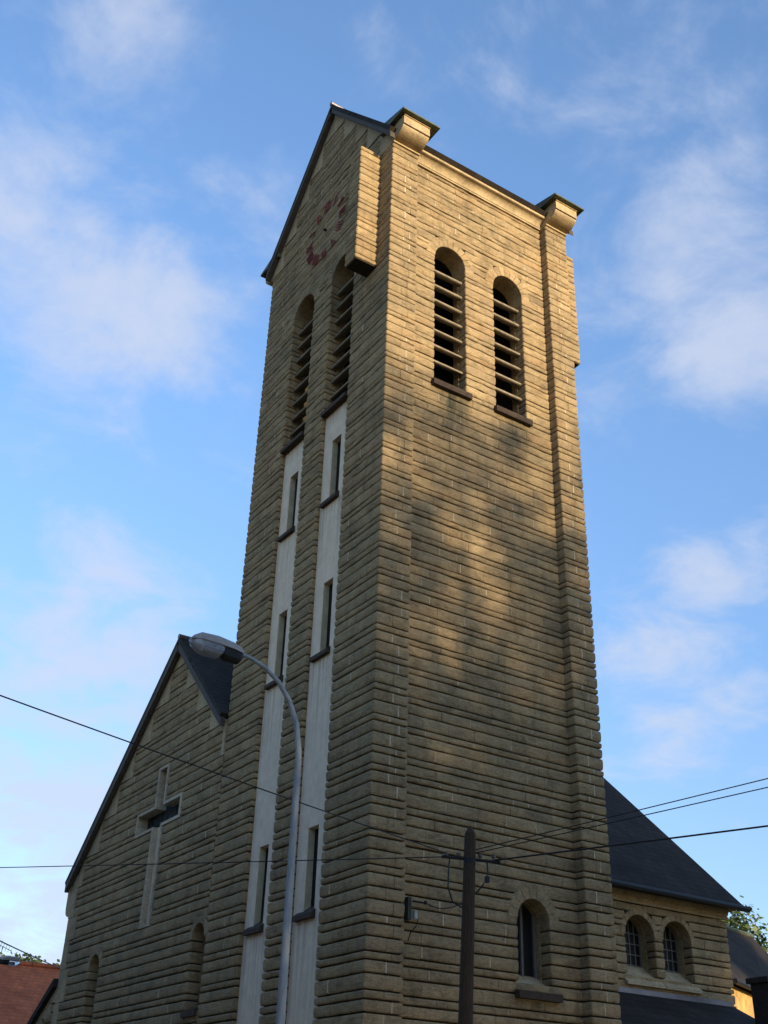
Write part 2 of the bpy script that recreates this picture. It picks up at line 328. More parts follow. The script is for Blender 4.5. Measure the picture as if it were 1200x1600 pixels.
# ---- ashlar -------------------------------------------------------
J = 0.033; CH = 0.011
class Masonry:
    def __init__(s): s.st = []; s.mort = MB(); s.point = MB()
    def raw(s, outline, z0, z1, c=CH):           # outline: (x, y, inset_x, inset_y)
        z0 = z0+J/2+rnd.uniform(-.001, .001); z1 = z1-J/2+rnd.uniform(-.001, .001); k = len(outline); vs = []
        hh = z1-z0
        for z, ins in ((z0, 2.2), (z0+.12*hh, .9), (z0+.40*hh, .15), (z1-.24*hh, .0), (z1-.07*hh, .5), (z1, 1.2)):   # pillowed face
            for (x, y, ix, iy) in outline: vs.append((x+ix*ins*c, y+iy*ins*c, z+(rnd.uniform(-.0016, .0016) if (ix or iy) else 0)))
        fs = [tuple(reversed(range(k))), tuple(range(5*k, 6*k))]
        for r_ in range(5):
            for i in range(k): fs.append((r_*k+i, r_*k+(i+1) % k, (r_+1)*k+(i+1) % k, (r_+1)*k+i))
        fx = sum(o[0] for o in outline)/k; fy = sum(o[1] for o in outline)/k
        ctr = Vector((fx, fy, (z0+z1)/2))
        s.st.append((vs, fs, ctr, z1-z0, outline))
    def course(s, F, a0, a1, z0, z1, e0='p', e1='p', lmin=.4, lmax=.95, depth=.3, md=.5, first=None, mort=True):
        if a1-a0 < .05: return
        if mort:
            q0 = a0+(.03 if e0 == 'j' else 0); q1 = a1-(.03 if e1 == 'j' else 0)
            s.mort.prism([(q0, z0-J/2), (q1, z0-J/2), (q1, z1-J/2), (q0, z1-J/2)], F.P, -.085, -md)
        cuts = [a0]; a = a0
        if first: a += first; cuts.append(a)
        while a1-a > lmax*1.15:
            l_ = rnd.uniform(lmin, lmax)
            if a1-(a+l_) < lmin*.7: break
            a += l_; cuts.append(a)
        if len(cuts) == 1 and a1-a0 > 1.0: cuts.append(a0+(a1-a0)*rnd.uniform(.4, .6))
        cuts.append(a1)
        for i in range(len(cuts)-1):
            s0, s1 = cuts[i], cuts[i+1]
            el = e0 if i == 0 else 'p'; er = e1 if i == len(cuts)-2 else 'p'
            g0 = 0.0 if el == 'j' else .0018; g1 = 0.0 if er == 'j' else .0018
            s0 += g0; s1 -= g1
            pr = rnd.uniform(-.006, .007)
            if i > 0 and rnd.random() < .30:
                w = rnd.uniform(.005, .012); c = cuts[i]
                s.point.prism([(c-w, z0+J*.5+.012), (c+w, z0+J*.5+.012), (c+w, z1-J*.5-.012), (c-w, z1-J*.5-.012)], F.P, rnd.uniform(.0, .004), -.05)
            s.one(F, s0, s1, z0, z1, el, er, depth, pr)
    def one(s, F, s0, s1, z0, z1, el, er, depth, pr=0.0):
        L = []
        def add(a, n, ia, inn):
            x, y = F.P(a, n); L.append((x, y, F.A[0]*ia+F.N[0]*inn, F.A[1]*ia+F.N[1]*inn))
        r0 = .035 if el == 'j' else .004; r1 = .035 if er == 'j' else .004
        j0 = 1 if el == 'j' else 0; j1 = 1 if er == 'j' else 0
        add(s0, -depth, j0*.7, 0); add(s0, pr-r0, j0, -.3)
        if j0: add(s0+r0*.3, pr-r0*.3, .7, -.7)
        add(s0+r0, pr, .2*j0, -1)
        k = max(0, int((s1-s0)/.3))
        for q in range(k):
            a = s0+r0+(s1-r1-s0-r0)*(q+1)/(k+1)+rnd.uniform(-.04, .04)
            add(a, pr+rnd.uniform(-.013, .012), 0, -rnd.uniform(.8, 1.3))
        add(s1-r1, pr, -.2*j1, -1)
        if j1: add(s1-r1*.3, pr-r1*.3, -.7, -.7)
        add(s1, pr-r1, -j1, -.3); add(s1, -depth, -j1*.7, 0)
        s.raw(L, z0, z1)
    def finish(s, parent, limit=300):
        def area(st):
            vs, fs, c, h, ol = st
            d = c-CAM; z = d.dot(CF)
            if z < 1: return 0
            px = [(( Vector(v)-CAM).dot(CR)/(Vector(v)-CAM).dot(CF), (Vector(v)-CAM).dot(CU)/(Vector(v)-CAM).dot(CF)) for v in vs]
            u = d.dot(CR)/z; w = d.dot(CU)/z
            if abs(u) > .343 or abs(w) > .455: return 0
            return (max(p_[0] for p_ in px)-min(p_[0] for p_ in px))*h/z
        vis = sorted(range(len(s.st)), key=lambda i: -area(s.st[i])*s.face(s.st[i]))
        sel = set(vis[:limit])
        rest = MB()
        for i, st in enumerate(s.st):
            if i in sel:
                mb = MB(); mb.add(st[0], st[1]); mb.build('stone', 'sandstone', parent)
            else: rest.add(st[0], st[1])
        if rest.v: tag(rest.build('stone_courses', 'sandstone', parent), kind='stuff')
        if s.mort.v: s.mort.build('mortar', 'mortar_bed', parent)
        if s.point.v: tag(s.point.build('pointing', 'pale_pointing', parent), kind='stuff')
    def face(s, st):
        ol = st[4]; nx = sum(o[2] for o in ol); ny = sum(o[3] for o in ol)   # inset points inwards
        d = (CAM-st[2]); return 1.0 if -(nx*d.x+ny*d.y) > 0.2 else 0.0

class Opening:
    def __init__(s, a0, a1, zb, zs=None, t=0.0): s.a0, s.a1, s.zb, s.zs, s.t = a0, a1, zb, zs, t; s.r = (a1-a0)/2; s.c = (a0+a1)/2
    def top(s): return s.zs+s.r
    def span(s, z0, z1):
        if (z0+z1)/2 < s.zb: return None
        if z0 < s.zs: return (s.a0, s.a1, 'j') if (z0+z1)/2 < s.zs+.12 else (s.c-s.r-.06, s.c+s.r+.06, 'p')
        R = s.r+s.t*.55; zz = z0-s.zs
        if zz >= R: return None
        h = math.sqrt(R*R-zz*zz); return (s.c-h, s.c+h, 'p')
class RectHole:
    def __init__(s, a0, a1, zb, zt): s.a0, s.a1, s.zb, s.zt = a0, a1, zb, zt
    def span(s, z0, z1):
        m_ = (z0+z1)/2; return (s.a0, s.a1, 'p') if s.zb < m_ < s.zt else None
FILL = []
def segments(a0, a1, e0, e1, holes, z0, z1):
    iv = sorted([h for h in (o.span(z0, z1) for o in holes) if h])
    out = []; a = a0; e = e0
    for o in holes:                      # block closing the course over the crown of an arch
        if isinstance(o, Opening):
            R = o.r+o.t*.55; zt_ = o.zs+R
            if z0 < zt_ < z1-.03 and z1 > o.zs+o.r+o.t*.8: FILL.append((o, zt_, z1))
    for (b0, b1, k) in iv:
        if b0 > a: out.append((a, b0, e, k))
        if b1 > a: a, e = b1, k
    if a < a1: out.append((a, a1, e, e1))
    return out

def courses(z0, ztop, start_thick=None):
    zs = [z0]; pat = [.252, .213, .135]; i = 0
    while zs[-1] < ztop: zs.append(zs[-1]+pat[i % 3]); i += 1
    return zs
# tower beds, from the measured joints (irregular low down, then a steady thick / middle / thin rhythm)
LOW = [3.691, 3.891, 4.035, 4.292, 4.499, 4.633, 4.869, 5.082, 5.225, 5.468, 5.678, 5.901, 6.036, 6.294, 6.513, 6.634, 6.885, 7.082, 7.224, 7.477, 7.681, 7.81, 8.016, 8.154]
down = []; z = 3.691; pat = [.252, .135, .213]; i = 0
while z > .35: z -= pat[i % 3]; down.append(z); i += 1
BEDS = list(reversed(down))+LOW
pat = [.255, .210, .135]; i = 0
while BEDS[-1] < 28.0: BEDS.append(BEDS[-1]+pat[i % 3]); i += 1

def voussoirs(F, op, t, parent, n=11, proud=.003, depth=.3, matn='sandstone', name='voussoir'):
    for i in range(n):
        w0 = math.pi*i/n+.004; w1 = math.pi*(i+1)/n-.004; mb = MB()
        pr = proud+rnd.uniform(-.002, .004)
        pts = []
        for q in range(3): w = w0+(w1-w0)*q/2; pts.append((op.c+math.cos(w)*op.r, op.zs+math.sin(w)*op.r))
        tt = t+rnd.uniform(-.012, .012)
        for q in range(3): w = w1-(w1-w0)*q/2; pts.append((op.c+math.cos(w)*(op.r+tt), op.zs+math.sin(w)*(op.r+tt)))
        ca = sum(a for a, z in pts)/6; cz = sum(z for a, z in pts)/6
        k = 6; vs = [(*F.P(a, -depth), z) for a, z in pts]+[(*F.P(a, pr-.01), z) for a, z in pts]+[(*F.P(a+(ca-a)*.07, pr), z+(cz-z)*.07) for a, z in pts]
        fs = [tuple(range(6)), tuple(range(17, 11, -1))]
        for r_ in (0, 1):
            for i2 in range(k): fs.append((r_*k+i2, r_*k+(i2+1) % k, (r_+1)*k+(i2+1) % k, (r_+1)*k+i2))
        mb.add(vs, fs); mb.build(name, matn, parent)

def wedge_sill(F, a0, a1, zf, zb, nf, nb, lip, matn, parent, name='sill'):
    # profile in (n, z): top slopes from (nb, zb) down to (nf, zf), front lip, underside back
    prof = [(nb, zb), (nf, zf), (nf, zf-lip), (nf-.03, zf-lip), (nb, zf-lip)]
    k = len(prof); vs = [(*F.P(a0, n), z) for n, z in prof]+[(*F.P(a1, n), z) for n, z in prof]
    mb = MB(); mb.add(vs, [tuple(range(k)), tuple(range(2*k-1, k-1, -1))]+[(i, (i+1) % k, k+(i+1) % k, k+i) for i in range(k)])
    return mb.build(name, matn, parent)

# ------------------------------------------------------------------ ground, road, pavement
mb = MB(); mb.add([(-1500, -1500, 0), (1500, -1500, 0), (1500, 1500, 0), (-1500, 1500, 0)], [(0, 1, 2, 3)])
tag(mb.build('ground', 'ground_grass', fixn=False), kind='structure')
mb = MB(); mb.box(-13.5, -6.5, -60, 120, -.2, .004); tag(mb.build('road', 'asphalt'), kind='structure')
mb = MB(); mb.box(-6.3, 14, -14, 60, -.2, .13); tag(mb.build('pavement', 'paving'), kind='structure')
mb = MB(); mb.box(-6.5, -6.302, -14, 60, -.2, .14); tag(mb.build('kerb', 'kerb_stone'), kind='structure')
mb = MB()
for i in range(30): mb.box(-10.07, -9.93, -50+i*5, -47+i*5, .004, .009)
tag(mb.build('road_marking', 'painted_line'), kind='structure')

# ------------------------------------------------------------------ bell tower
T = thing('bell_tower', (2.9, 3.1, 0.13), 'tall sandstone bell tower with gabled slate roof, louvred arches and white strips', 'tower')
M = Masonry()
S2 = (1.62, 2.70); S1 = (3.60, 4.67)
lop = [Opening(*S2, 16.95, 21.06, .27), Opening(*S1, 16.95, 21.06, .27)]
strips = [RectHole(*S2, 0, 16.95), RectHole(*S1, 0, 16.95)]
for q in strips: q.span = (lambda z0, z1, q=q: (q.a0, q.a1, 'j') if (z0+z1)/2 < q.zt else None)
rop = [Opening(1.50, 2.42, 17.10, 20.96, .27), Opening(3.32, 4.24, 17.10, 20.96, .27)]
low = Opening(3.49, 4.26, 4.42, 5.60, .24)
RS = 1.2265
def rake(z): return (z-24.12+.24)/RS-.10        # tower gable: wall edge under the roof
GZ0 = 23.70
rn = 0.0
steps = []
zi = [z for z in BEDS if z >= 23.70]
sb = [zi[i] for i in range(0, len(zi), 4)]
ZG = [z for z in sb if z > 26.6][0]
for ci in range(len(BEDS)-1):
    z0, z1 = BEDS[ci], BEDS[ci+1]
    alt = ci % 2
    # near corner block (two faces)
    if z1 < 23.76:
        la = (.55 if alt else .40)+rnd.uniform(-.03, .03); lb = (.46 if alt else .68)+rnd.uniform(-.05, .05); r_ = .035
        M.raw([(la-.006, .30, 0, 0), (la-.006, 0, 0, 1), (la*.5, rnd.uniform(-.004, .004), 0, 1), (r_, 0, .2, 1), (r_*.3, r_*.3, .7, .7), (0, r_, 1, .2), (rnd.uniform(-.004, .004), lb*.5, 1, 0), (0, lb-.006, 1, 0), (.30, lb-.006, 0, 0)], z0, z1)
        M.mort.box(.085, PW-.03, .085, .72, z0-J/2, z1-J/2)
        M.course(FR0, la, PW, z0, z1, 'p', 'j', .2, .5, REC+.06, mort=False)
        if rnd.random() < .5: M.point.prism([(la-.012, z0+.02), (la+.012, z0+.02), (la+.012, z1-.02), (la-.012, z1-.02)], FR0.P, .002, -.05)
        # far pier
        lc = (.30 if alt else .42)+rnd.uniform(-.03, .03)
        M.course(FR0, FP, FP+lc, z0, z1, 'j', 'p', .2, .5, REC+.06, mort=False)
        M.mort.box(FP+.04, WR-.085, .085, .72, z0-J/2, z1-J/2)
        M.raw([(FP+lc+.006, .30, 0, 0), (FP+lc+.006, 0, 0, 1), (WR-.035, 0, -.2, 1), (WR-.01, .01, -.7, .7), (WR, .035, -1, .2), (WR, .6, -1, 0), (WR-.3, .6, 0, 0)], z0, z1)
        if rnd.random() < .5: M.point.prism([(FP+lc-.012, z0+.02), (FP+lc+.012, z0+.02), (FP+lc+.012, z1-.02), (FP+lc-.012, z1-.02)], FR0.P, .002, -.05)
        # recessed panel
        for a0, a1, e0, e1 in segments(PW, FP, 'p', 'p', rop+[low], z0, z1): M.course(FR, a0, a1, z0, z1, e0, e1, .38, .95)
        # west front
        for a0, a1, e0, e1 in segments(lb, WL_-.5, 'p', 'p', lop+strips, z0, z1): M.course(FL, a0, a1, z0, z1, e0, e1, .4, .95)
        M.raw([(.3, WL_-.494, 0, 0), (0, WL_-.494, 1, 0), (0, WL_-.035, 1, -.2), (.01, WL_-.01, .7, -.7), (.035, WL_, .2, -1), (.55, WL_, 0, -1), (.55, WL_-.3, 0, 0)], z0, z1)
        M.mort.box(.085, .5, WL_-.5, WL_-.085, z0-J/2, z1-J/2)
        # hidden sides, longer blocks
        M.course(FB, .6, WL_, z0, z1, 'p', 'j', .8, 1.5); M.course(FN, .56, WR-.32, z0, z1, 'p', 'p', .8, 1.5)
    elif z0 < 27.6:
        k = max(i for i in range(len(sb)) if sb[i] <= z0+1e-6)
        top = sb[k+1] if k+1 < len(sb) else sb[k]+.8
        yi = min(rake(top)+.12, 2.9)
        if z0 < ZG-.01:
            M.course(FL, max(yi, .02), WL_-max(yi, .02), z0, z1, 'p', 'p', .35, .85); M.course(FB, max(yi, .02), WL_-max(yi, .02), z0, z1, 'p', 'p', .8, 1.4)
# projecting stone pilasters beside the clock (west) and on the east side
for (x0, x1, ins) in ((-.60, 0.0, 1), (WR, WR+.76, -1)):
    for ci in range(len(BEDS)-1):
        z0, z1 = BEDS[ci], BEDS[ci+1]
        if z0 < 19.93 or z1 > 23.95: continue
        if ins == 1: M.raw([(.03, .54, 0, 1), (-.3, .54+rnd.uniform(-.004, .004), 0, 1), (-.575, .54, .2, 1), (-.60, .565, 1, .2), (-.60, .8, 1, 0), (-.60, 1.025, 1, -.2), (-.575, 1.05, .2, -1), (.03, 1.05, 0, -1)], z0, z1)
        else: M.raw([(x0-.03, .54, 0, 1), (x1-.025, .54, -.2, 1), (x1, .565, -1, .2), (x1, 1.025, -1, -.2), (x1-.025, 1.05, -.2, -1), (x0-.03, 1.05, 0, -1)], z0, z1)
        M.mort.box(min(x0, x1)+(.04 if ins == 1 else -.02), max(x0, x1)+(.02 if ins == 1 else -.04), .58, 1.01, z0-J/2, z1-J/2)
SB = []
def fill_crowns(F_of):
    while FILL:
        o, za, zb_ = FILL.pop(); h = math.sqrt(max((o.r+o.t*.55)**2-(o.r*.98)**2, .01))
        F = F_of(o); zz = [q for q in (BEDS if F in (FL, FR) and o not in (nwA, nwB, door) else NB) if q < za][-1] if F is not FS else [q for q in SB if q < za][-1]
        w_ = math.sqrt(max((o.r+o.t*.55)**2-max(zz-o.zs, 0)**2, .01))
        M.one(F, o.c-w_, o.c+w_, za, zb_, 'p', 'p', .3)
        M.mort.prism([(o.c-w_, za), (o.c+w_, za), (o.c+w_, zb_-J/2), (o.c-w_, zb_-J/2)], F.P, -.05, -.3)
nwA = nwB = door = None
fill_crowns(lambda o: FL if o in lop else FR)
M.finish(T)

# inner core (solid below and above the belfry)
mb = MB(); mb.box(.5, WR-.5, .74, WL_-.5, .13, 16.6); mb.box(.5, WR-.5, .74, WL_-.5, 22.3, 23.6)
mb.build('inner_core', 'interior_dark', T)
# dressed stones stepping up the gables
for k in range(len(sb)-1):
    z0, z1 = sb[k], sb[k+1]
    if z0 > ZG-.01: break
    for F, side in ((FL, 0), (FL, 1), (FB, 0), (FB, 1)):
        y0, y1 = max(rake(z0), .02), rake(z1); yi = min(y1+.12, 2.9)
        pts = [(y0, z0+.006), (yi-.006, z0+.006), (yi-.006, z1-.006), (y1, z1-.006)]
        if side: pts = [(WL_-a, z) for a, z in reversed(pts)]
        mb = MB(); mb.prism(pts, F.P, rnd.uniform(.004, .010), -.3); mb.build('gable_stone', 'dressed_stone', T)
zt = ZG
for F in (FL, FB):
    for a0, a1 in ((0, 1), (1, 2), (2, 3)):
        yl, yr = rake(zt), WL_-rake(zt); q0 = yl+(yr-yl)*a0/3; q1 = yl+(yr-yl)*a1/3
        topz = lambda a: zt+(min(a, WL_-a)-yl)*RS
        pts = [(q0+.005, zt+.005), (q1-.005, zt+.005), (q1-.005, topz(q1))]+([(WL_/2, topz(WL_/2))] if a0 == 1 else [])+[(q0+.005, topz(q0))]
        mb = MB(); mb.prism(pts, F.P, .006, -.3); mb.build('gable_stone', 'dressed_stone', T)
# backing wall of the gables
for F in (FL, FB):
    mb = MB(); mb.prism([(.32, 23.6), (WL_-.32, 23.6), (WL_-.32, 24.2), (WL_/2, 27.7), (.32, 24.2)], F.P, -.06, -.4); mb.build('gable_backing', 'mortar_bed', T)

# roof: two slate slopes, verge, ridge
YR = WL_/2; ZR = 28.12
def slope(yE, zE, yR, zR, th, x0, x1, name, mt, parent):
    mb = MB()
    F = Frame((0, 0), (0, 1), (1, 0))
    L_ = math.hypot(yR-yE, zR-zE); ny = -(zR-zE)/L_*th; nz = (yR-yE)/L_*th
    if yR < yE: ny, nz = -ny, -nz
    pts = [(yE, zE), (yR, zR), (yR, zR-th*1.45), (yE-ny, zE-nz)]
    mb.prism(pts, F.P, x0, x1); return mb.build(name, mt, parent)
s1 = slope(-.14, 24.10, YR, ZR, .13, -.17, WR+.17, 'roof_slope', 'slate', T)
s2 = slope(WL_+.14, 24.10, YR, ZR, .13, -.17, WR+.17, 'roof_slope', 'slate', T)
mb = MB(); mb.tube([(-.19, YR, ZR+.01), (WR+.19, YR, ZR+.01)], .07, 10); mb.build('ridge_capping', 'zinc', T)
for x in (-.172, WR+.02):
    for sg in (0, 1):
        y0_, y1_ = (-.12, YR-.06) if sg == 0 else (WL_+.12, YR+.06)
        F = Frame((0, 0), (0, 1), (1, 0)); mb = MB()
        dz = .02
        mb.prism([(y0_, 24.12-.19), (y1_, ZR-.27), (y1_, ZR-.43), (y0_, 24.12-.36)], F.P, x, x+.15); mb.build('verge_board', 'verge_board', T)

# eaves cornice between the piers (south) and on the north
def cornice(y, s, x0, x1):
    prof = [(0, 23.70), (.05, 23.70), (.05, 23.74), (.07, 23.75)]
    for i in range(7): w = math.pi/2*i/6; prof.append((.07+.17*(1-math.cos(w)), 23.76+.18*math.sin(w)))
    prof += [(.27, 23.95), (.27, 24.03), (0, 24.03)]
    mb = MB(); k = len(prof)
    vs = [(x0, y-s*n, z) for n, z in prof]+[(x1, y-s*n, z) for n, z in prof]
    mb.add(vs, [tuple(range(k)), tuple(range(2*k-1, k-1, -1))]+[(i, (i+1) % k, k+(i+1) % k, k+i) for i in range(k)])
    mb.build('eaves_cornice', 'dressed_stone', T)
cornice(REC, 1, PW+.002, FP-.002); cornice(WL_, -1, PW, FP)
# pier caps: neck, ovolo, abacus, patinated slab
def cap(x0, x1, y, s, ox0, ox1):
    prof = [(-.3, 23.742), (.035, 23.742), (.035, 23.795), (.015, 23.80)]
    for i in range(9): w = math.pi/2*i/8; prof.append((.02+.42*math.sin(w), 23.975-.17*math.cos(w)+.02*(i/8)))
    prof += [(.41, 23.998), (.41, 24.012), (.47, 24.02), (.47, 24.27), (.50, 24.28), (.50, 24.31), (-.3, 24.31)]
    k = len(prof); mb = MB()
    vs = [(x0, y-s*n, z) for n, z in prof]+[(x1, y-s*n, z) for n, z in prof]
    mb.add(vs, [tuple(range(k)), tuple(range(2*k-1, k-1, -1))]+[(i, (i+1) % k, k+(i+1) % k, k+i) for i in range(k)])
    c = mb.build('pier_cap', 'dressed_stone', T)
    mb = MB(); ya, yb = sorted((y-s*.62, y+s*.5))
    prof = [(.62, 24.315), (.62, 24.36), (.60, 24.375), (-.25, 24.60), (-.45, 24.60), (-.45, 24.315)]
    k = len(prof)
    vs = [(ox0, y-s*n, z) for n, z in prof]+[(ox1, y-s*n, z) for n, z in prof]
    mb.add(vs, [tuple(range(k)), tuple(range(2*k-1, k-1, -1))]+[(i, (i+1) % k, k+(i+1) % k, k+i) for i in range(k)])
    mb.build('cap_slab', 'copper_patina', c)
cap(0.0, PW, 0, 1, -.12, PW+.22); cap(FP, WR, 0, 1, FP-.14, WR+.16)
cap(0.0, PW, WL_, -1, -.12, PW+.2); cap(FP, WR, WL_, -1, FP-.14, WR+.16)

# belfry openings
def louvred(F, op, zs, parent, back=.14, lip=.15, ov=.09, nf=.11):
    mb = MB()   # lining behind the stone jambs
    mb.prism([(op.a0-.02, op.zb), (op.a0+.012, op.zb), (op.a0+.012, op.zs), (op.a0-.02, op.zs)], F.P, -.30, -.5)
    mb.prism([(op.a1-.012, op.zb), (op.a1+.02, op.zb), (op.a1+.02, op.zs), (op.a1-.012, op.zs)], F.P, -.30, -.5)
    n = 12
    for i in range(n):
        w0 = math.pi*i/n; w1 = math.pi*(i+1)/n; r0 = op.r-.012; r1 = op.r+.1
        mb.prism([(op.c+math.cos(w)*r, op.zs+math.sin(w)*r) for w, r in ((w0, r0), (w0, r1), (w1, r1), (w1, r0))], F.P, -.302, -.5)
    W_ = mb.build('bell_opening', 'sandstone', parent)
    voussoirs(F, op, op.t, W_)
    for z in zs:
        prof = [(-back, z+.012), (-back, z-.034), (-back-.03, z-.045), (-back-.30, z+.13), (-back-.30, z+.18)]
        k = len(prof); h = 0
        a0, a1 = op.a0+.001, op.a1-.001
        vs = [(*F.P(a0, nn), zz) for nn, zz in prof]+[(*F.P(a1, nn), zz+rnd.uniform(-.006, .006)) for nn, zz in prof]
        mb = MB(); mb.add(vs, [tuple(range(k)), tuple(range(2*k-1, k-1, -1))]+[(i, (i+1) % k, k+(i+1) % k, k+i) for i in range(k)])
        mb.build('louver', 'louver_concrete', W_)
    wedge_sill(F, op.a0-ov, op.a1+ov, op.zb+.0, op.zb+.10, nf, -.4, lip, 'brown_sill_stone', W_)
LZ = [20.62-.465*i for i in range(7)]
for op in rop: louvred(FR, op, LZ, T)
for op in lop: louvred(FL, op, [20.75-.465*i for i in range(8)], T, .16, .10, -.003, .06)

# rendered strips with slit windows on the west front
SLZ = [(14.45, 16.02), (10.72, 12.33), (5.55, 7.10)]
for (a0, a1) in (S2, S1):
    c = (a0+a1)/2-.03; s0, s1 = c-.20, c+.20; mb = MB()
    e = .002
    def pan(b0, b1, z0, z1): mb.prism([(b0, z0), (b1, z0), (b1, z1), (b0, z1)], FL.P, -.10, -.40)
    pan(a0+e, s0, .13, 16.96); pan(s1, a1-e, .13, 16.96)
    zz = .13
    for (z0, z1) in sorted(SLZ): pan(s0, s1, zz, z0); zz = z1
    pan(s0, s1, zz, 16.96)
    P_ = mb.build('render_strip', 'white_render', T)
    for (z0, z1) in SLZ:
        mb = MB(); mb.prism([(s0, z0), (s1, z0), (s1, z1), (s0, z1)], FL.P, -.25, -.39); g = mb.build('slit_window', 'dark_glass', P_)
        mb = MB(); mb.prism([(s1-.006, z0), (s1+.001, z0), (s1+.001, z1), (s1-.006, z1)], FL.P, -.115, -.25); mb.build('slit_jamb', 'ochre_render', P_)
        wedge_sill(FL, s0-.05, s1+.24, z0-.06, z0+.12, .0, -.24, .085, 'brown_sill_stone', P_)

# small round-headed window low on the south panel
mb = MB(); n = 10
mb.prism([(low.a0-.02, 4.42), (low.a0+.01, 4.42), (low.a0+.01, low.zs), (low.a0-.02, low.zs)], FR.P, -.3, -.46)
mb.prism([(low.a1-.01, 4.42), (low.a1+.02, 4.42), (low.a1+.02, low.zs), (low.a1-.01, low.zs)], FR.P, -.3, -.46)
for i in range(n):
    w0 = math.pi*i/n; w1 = math.pi*(i+1)/n; r0 = low.r-.01; r1 = low.r+.1
    mb.prism([(low.c+math.cos(w)*r, low.zs+math.sin(w)*r) for w, r in ((w0, r0), (w0, r1), (w1, r1), (w1, r0))], FR.P, -.302, -.46)
LW = mb.build('arched_window', 'sandstone', T)
voussoirs(FR, low, low.t, LW, 9)
mb = MB(); mb.prism([(low.a0-.01, 4.4), (low.a1+.01, 4.4), (low.a1+.01, low.zs+low.r), (low.a0-.01, low.zs+low.r)], FR.P, -.44, -.47); mb.build('glass', 'dark_glass', LW)
mb = MB()
for a in (low.a0+.05, low.c+.02, low.a1-.05): mb.prism([(a-.025, 4.6), (a+.025, 4.6), (a+.025, low.zs+.33), (a-.025, low.zs+.33)], FR.P, -.39, -.438)
mb.build('window_frame', 'window_bar', LW)
wedge_sill(FR, low.a0+.003, low.a1-.003, 4.38, 4.68, -.004, -.43, .05, 'dressed_stone', LW, 'sloping_sill')
wedge_sill(FR, low.a0-.12, low.a1+.14, 4.345, 4.36, .12, -.2, .13, 'brown_sill_stone', LW)

# lightning conductor in the angle of the near pier
mb = MB(); mb.tube([(PW+.03, REC-.025, .2), (PW+.03, REC-.025, 23.55)], .011, 6); mb.build('lightning_conductor', 'zinc', T)

# ------------------------------------------------------------------ clock numerals on the west gable
CK = thing('tower_clock', (-.03, 3.20, 22.3), 'ring of dark red roman clock numerals fixed to the tower gable', 'clock')
ROM = ['XII', 'I', 'II', 'III', 'IIII', 'V', 'VI', 'VII', 'VIII', 'IX', 'X', 'XI']
cy, czk, RAD = 3.20, 23.28, .86
for h, tx in enumerate(ROM):
    w = math.pi/2+2*math.pi*h/12         # clockwise as seen from the west (+y runs to the left)
    w = math.pi/2+math.radians(30*h)
    mb = MB(); H = .30; ad = {'I': .075, 'V': .16, 'X': .17}
    tot = sum(ad[c] for c in tx); u0 = -tot/2
    ca, sa = math.cos(w-math.pi/2), math.sin(w-math.pi/2)
    def put(x0, z0, x1, z1, th=.026):
        dx, dz = x1-x0, z1-z0; l_ = math.hypot(dx, dz); nx, nz = -dz/l_*th/2, dx/l_*th/2
        q = [(x0+nx, z0+nz), (x0-nx, z0-nz), (x1-nx, z1-nz), (x1+nx, z1+nz)]
        pts = []
        for (a, b) in q:
            b += RAD                         # local: a to viewer's right, b outwards
            X = a*math.cos(math.radians(30*h))+b*math.sin(math.radians(30*h)); Z = -a*math.sin(math.radians(30*h))+b*math.cos(math.radians(30*h))
            pts.append((cy-X, czk+Z))        # viewer's right is -y
        mb.prism(pts, FL.P, .018+rnd.uniform(0, .004), .045)
    for c in tx:
        c0 = u0+ad[c]/2
        if c == 'I': put(c0, -H/2, c0, H/2)
        elif c == 'V': put(c0-.06, H/2, c0, -H/2); put(c0+.06, H/2, c0, -H/2)
        else: put(c0-.065, -H/2, c0+.065, H/2); put(c0-.065, H/2, c0+.065, -H/2)
        u0 += ad[c]
    mb.build('clock_numeral', 'red_paint', CK)
mb = MB(); mb.tube([(.02, cy, czk), (-.09, cy, czk)], .035, 10); mb.build('clock_hub', 'black_iron', CK)

# ------------------------------------------------------------------ nave
NV = thing('church_nave', (7, 9.5, 0.13), 'sandstone church nave with slate roof and a cross window in its gable front', 'church')
M = Masonry()
NY0, NY1 = WL_+.012, 15.28
NR, NZ = 9.48, 13.54; NS = (13.54-8.18)/(15.56-9.48)     # north slope
def nrakeL(z): return NR+(NZ-.22-z)/NS                   # north edge of gable wall
SS = (13.54-7.44)/(9.48-3.05)
def nrakeR(z): return NR-(NZ-.22-z)/SS
NB = [z-.075 for z in BEDS]
nwA = Opening(12.36, 13.08, 3.6, 5.60, .17); nwB = Opening(6.34, 6.95, 4.20, 5.62, .15)
nb = lambda z: min(NB, key=lambda q: abs(q-z))
XZ = [nb(6.1), nb(8.60), nb(9.04), nb(10.12)]
cross = [RectHole(9.39, 10.01, XZ[0], XZ[3]), RectHole(8.37, 11.09, XZ[1], XZ[2])]
door = Opening(7.95, 10.15, 0, 2.6, .3)
gz = [z for z in NB if z >= 7.1]; gs = [gz[i] for i in range(0, len(gz), 4)]
quo = [z for z in NB if 4.0 <= z <= 7.3]
for ci in range(len(NB)-1):
    z0, z1 = NB[ci], NB[ci+1]
    if z0 > 12.75: break
    if z0 >= gs[0]-1e-6:
        k = max(i for i in range(len(gs)) if gs[i] <= z0+1e-6); top = gs[k+1]
        a1 = min(nrakeL(top)-.10, 14.9); a0 = max(NY0, nrakeR(top)+.10)
    else: a1 = (14.9 if (ci//4) % 2 else 14.62); a0 = NY0
    for b0, b1, e0, e1 in segments(a0, a1, 'p', 'p', [nwA, nwB, door]+cross, z0, z1): M.course(FL, b0, b1, z0, z1, e0, e1, .45, 1.15)
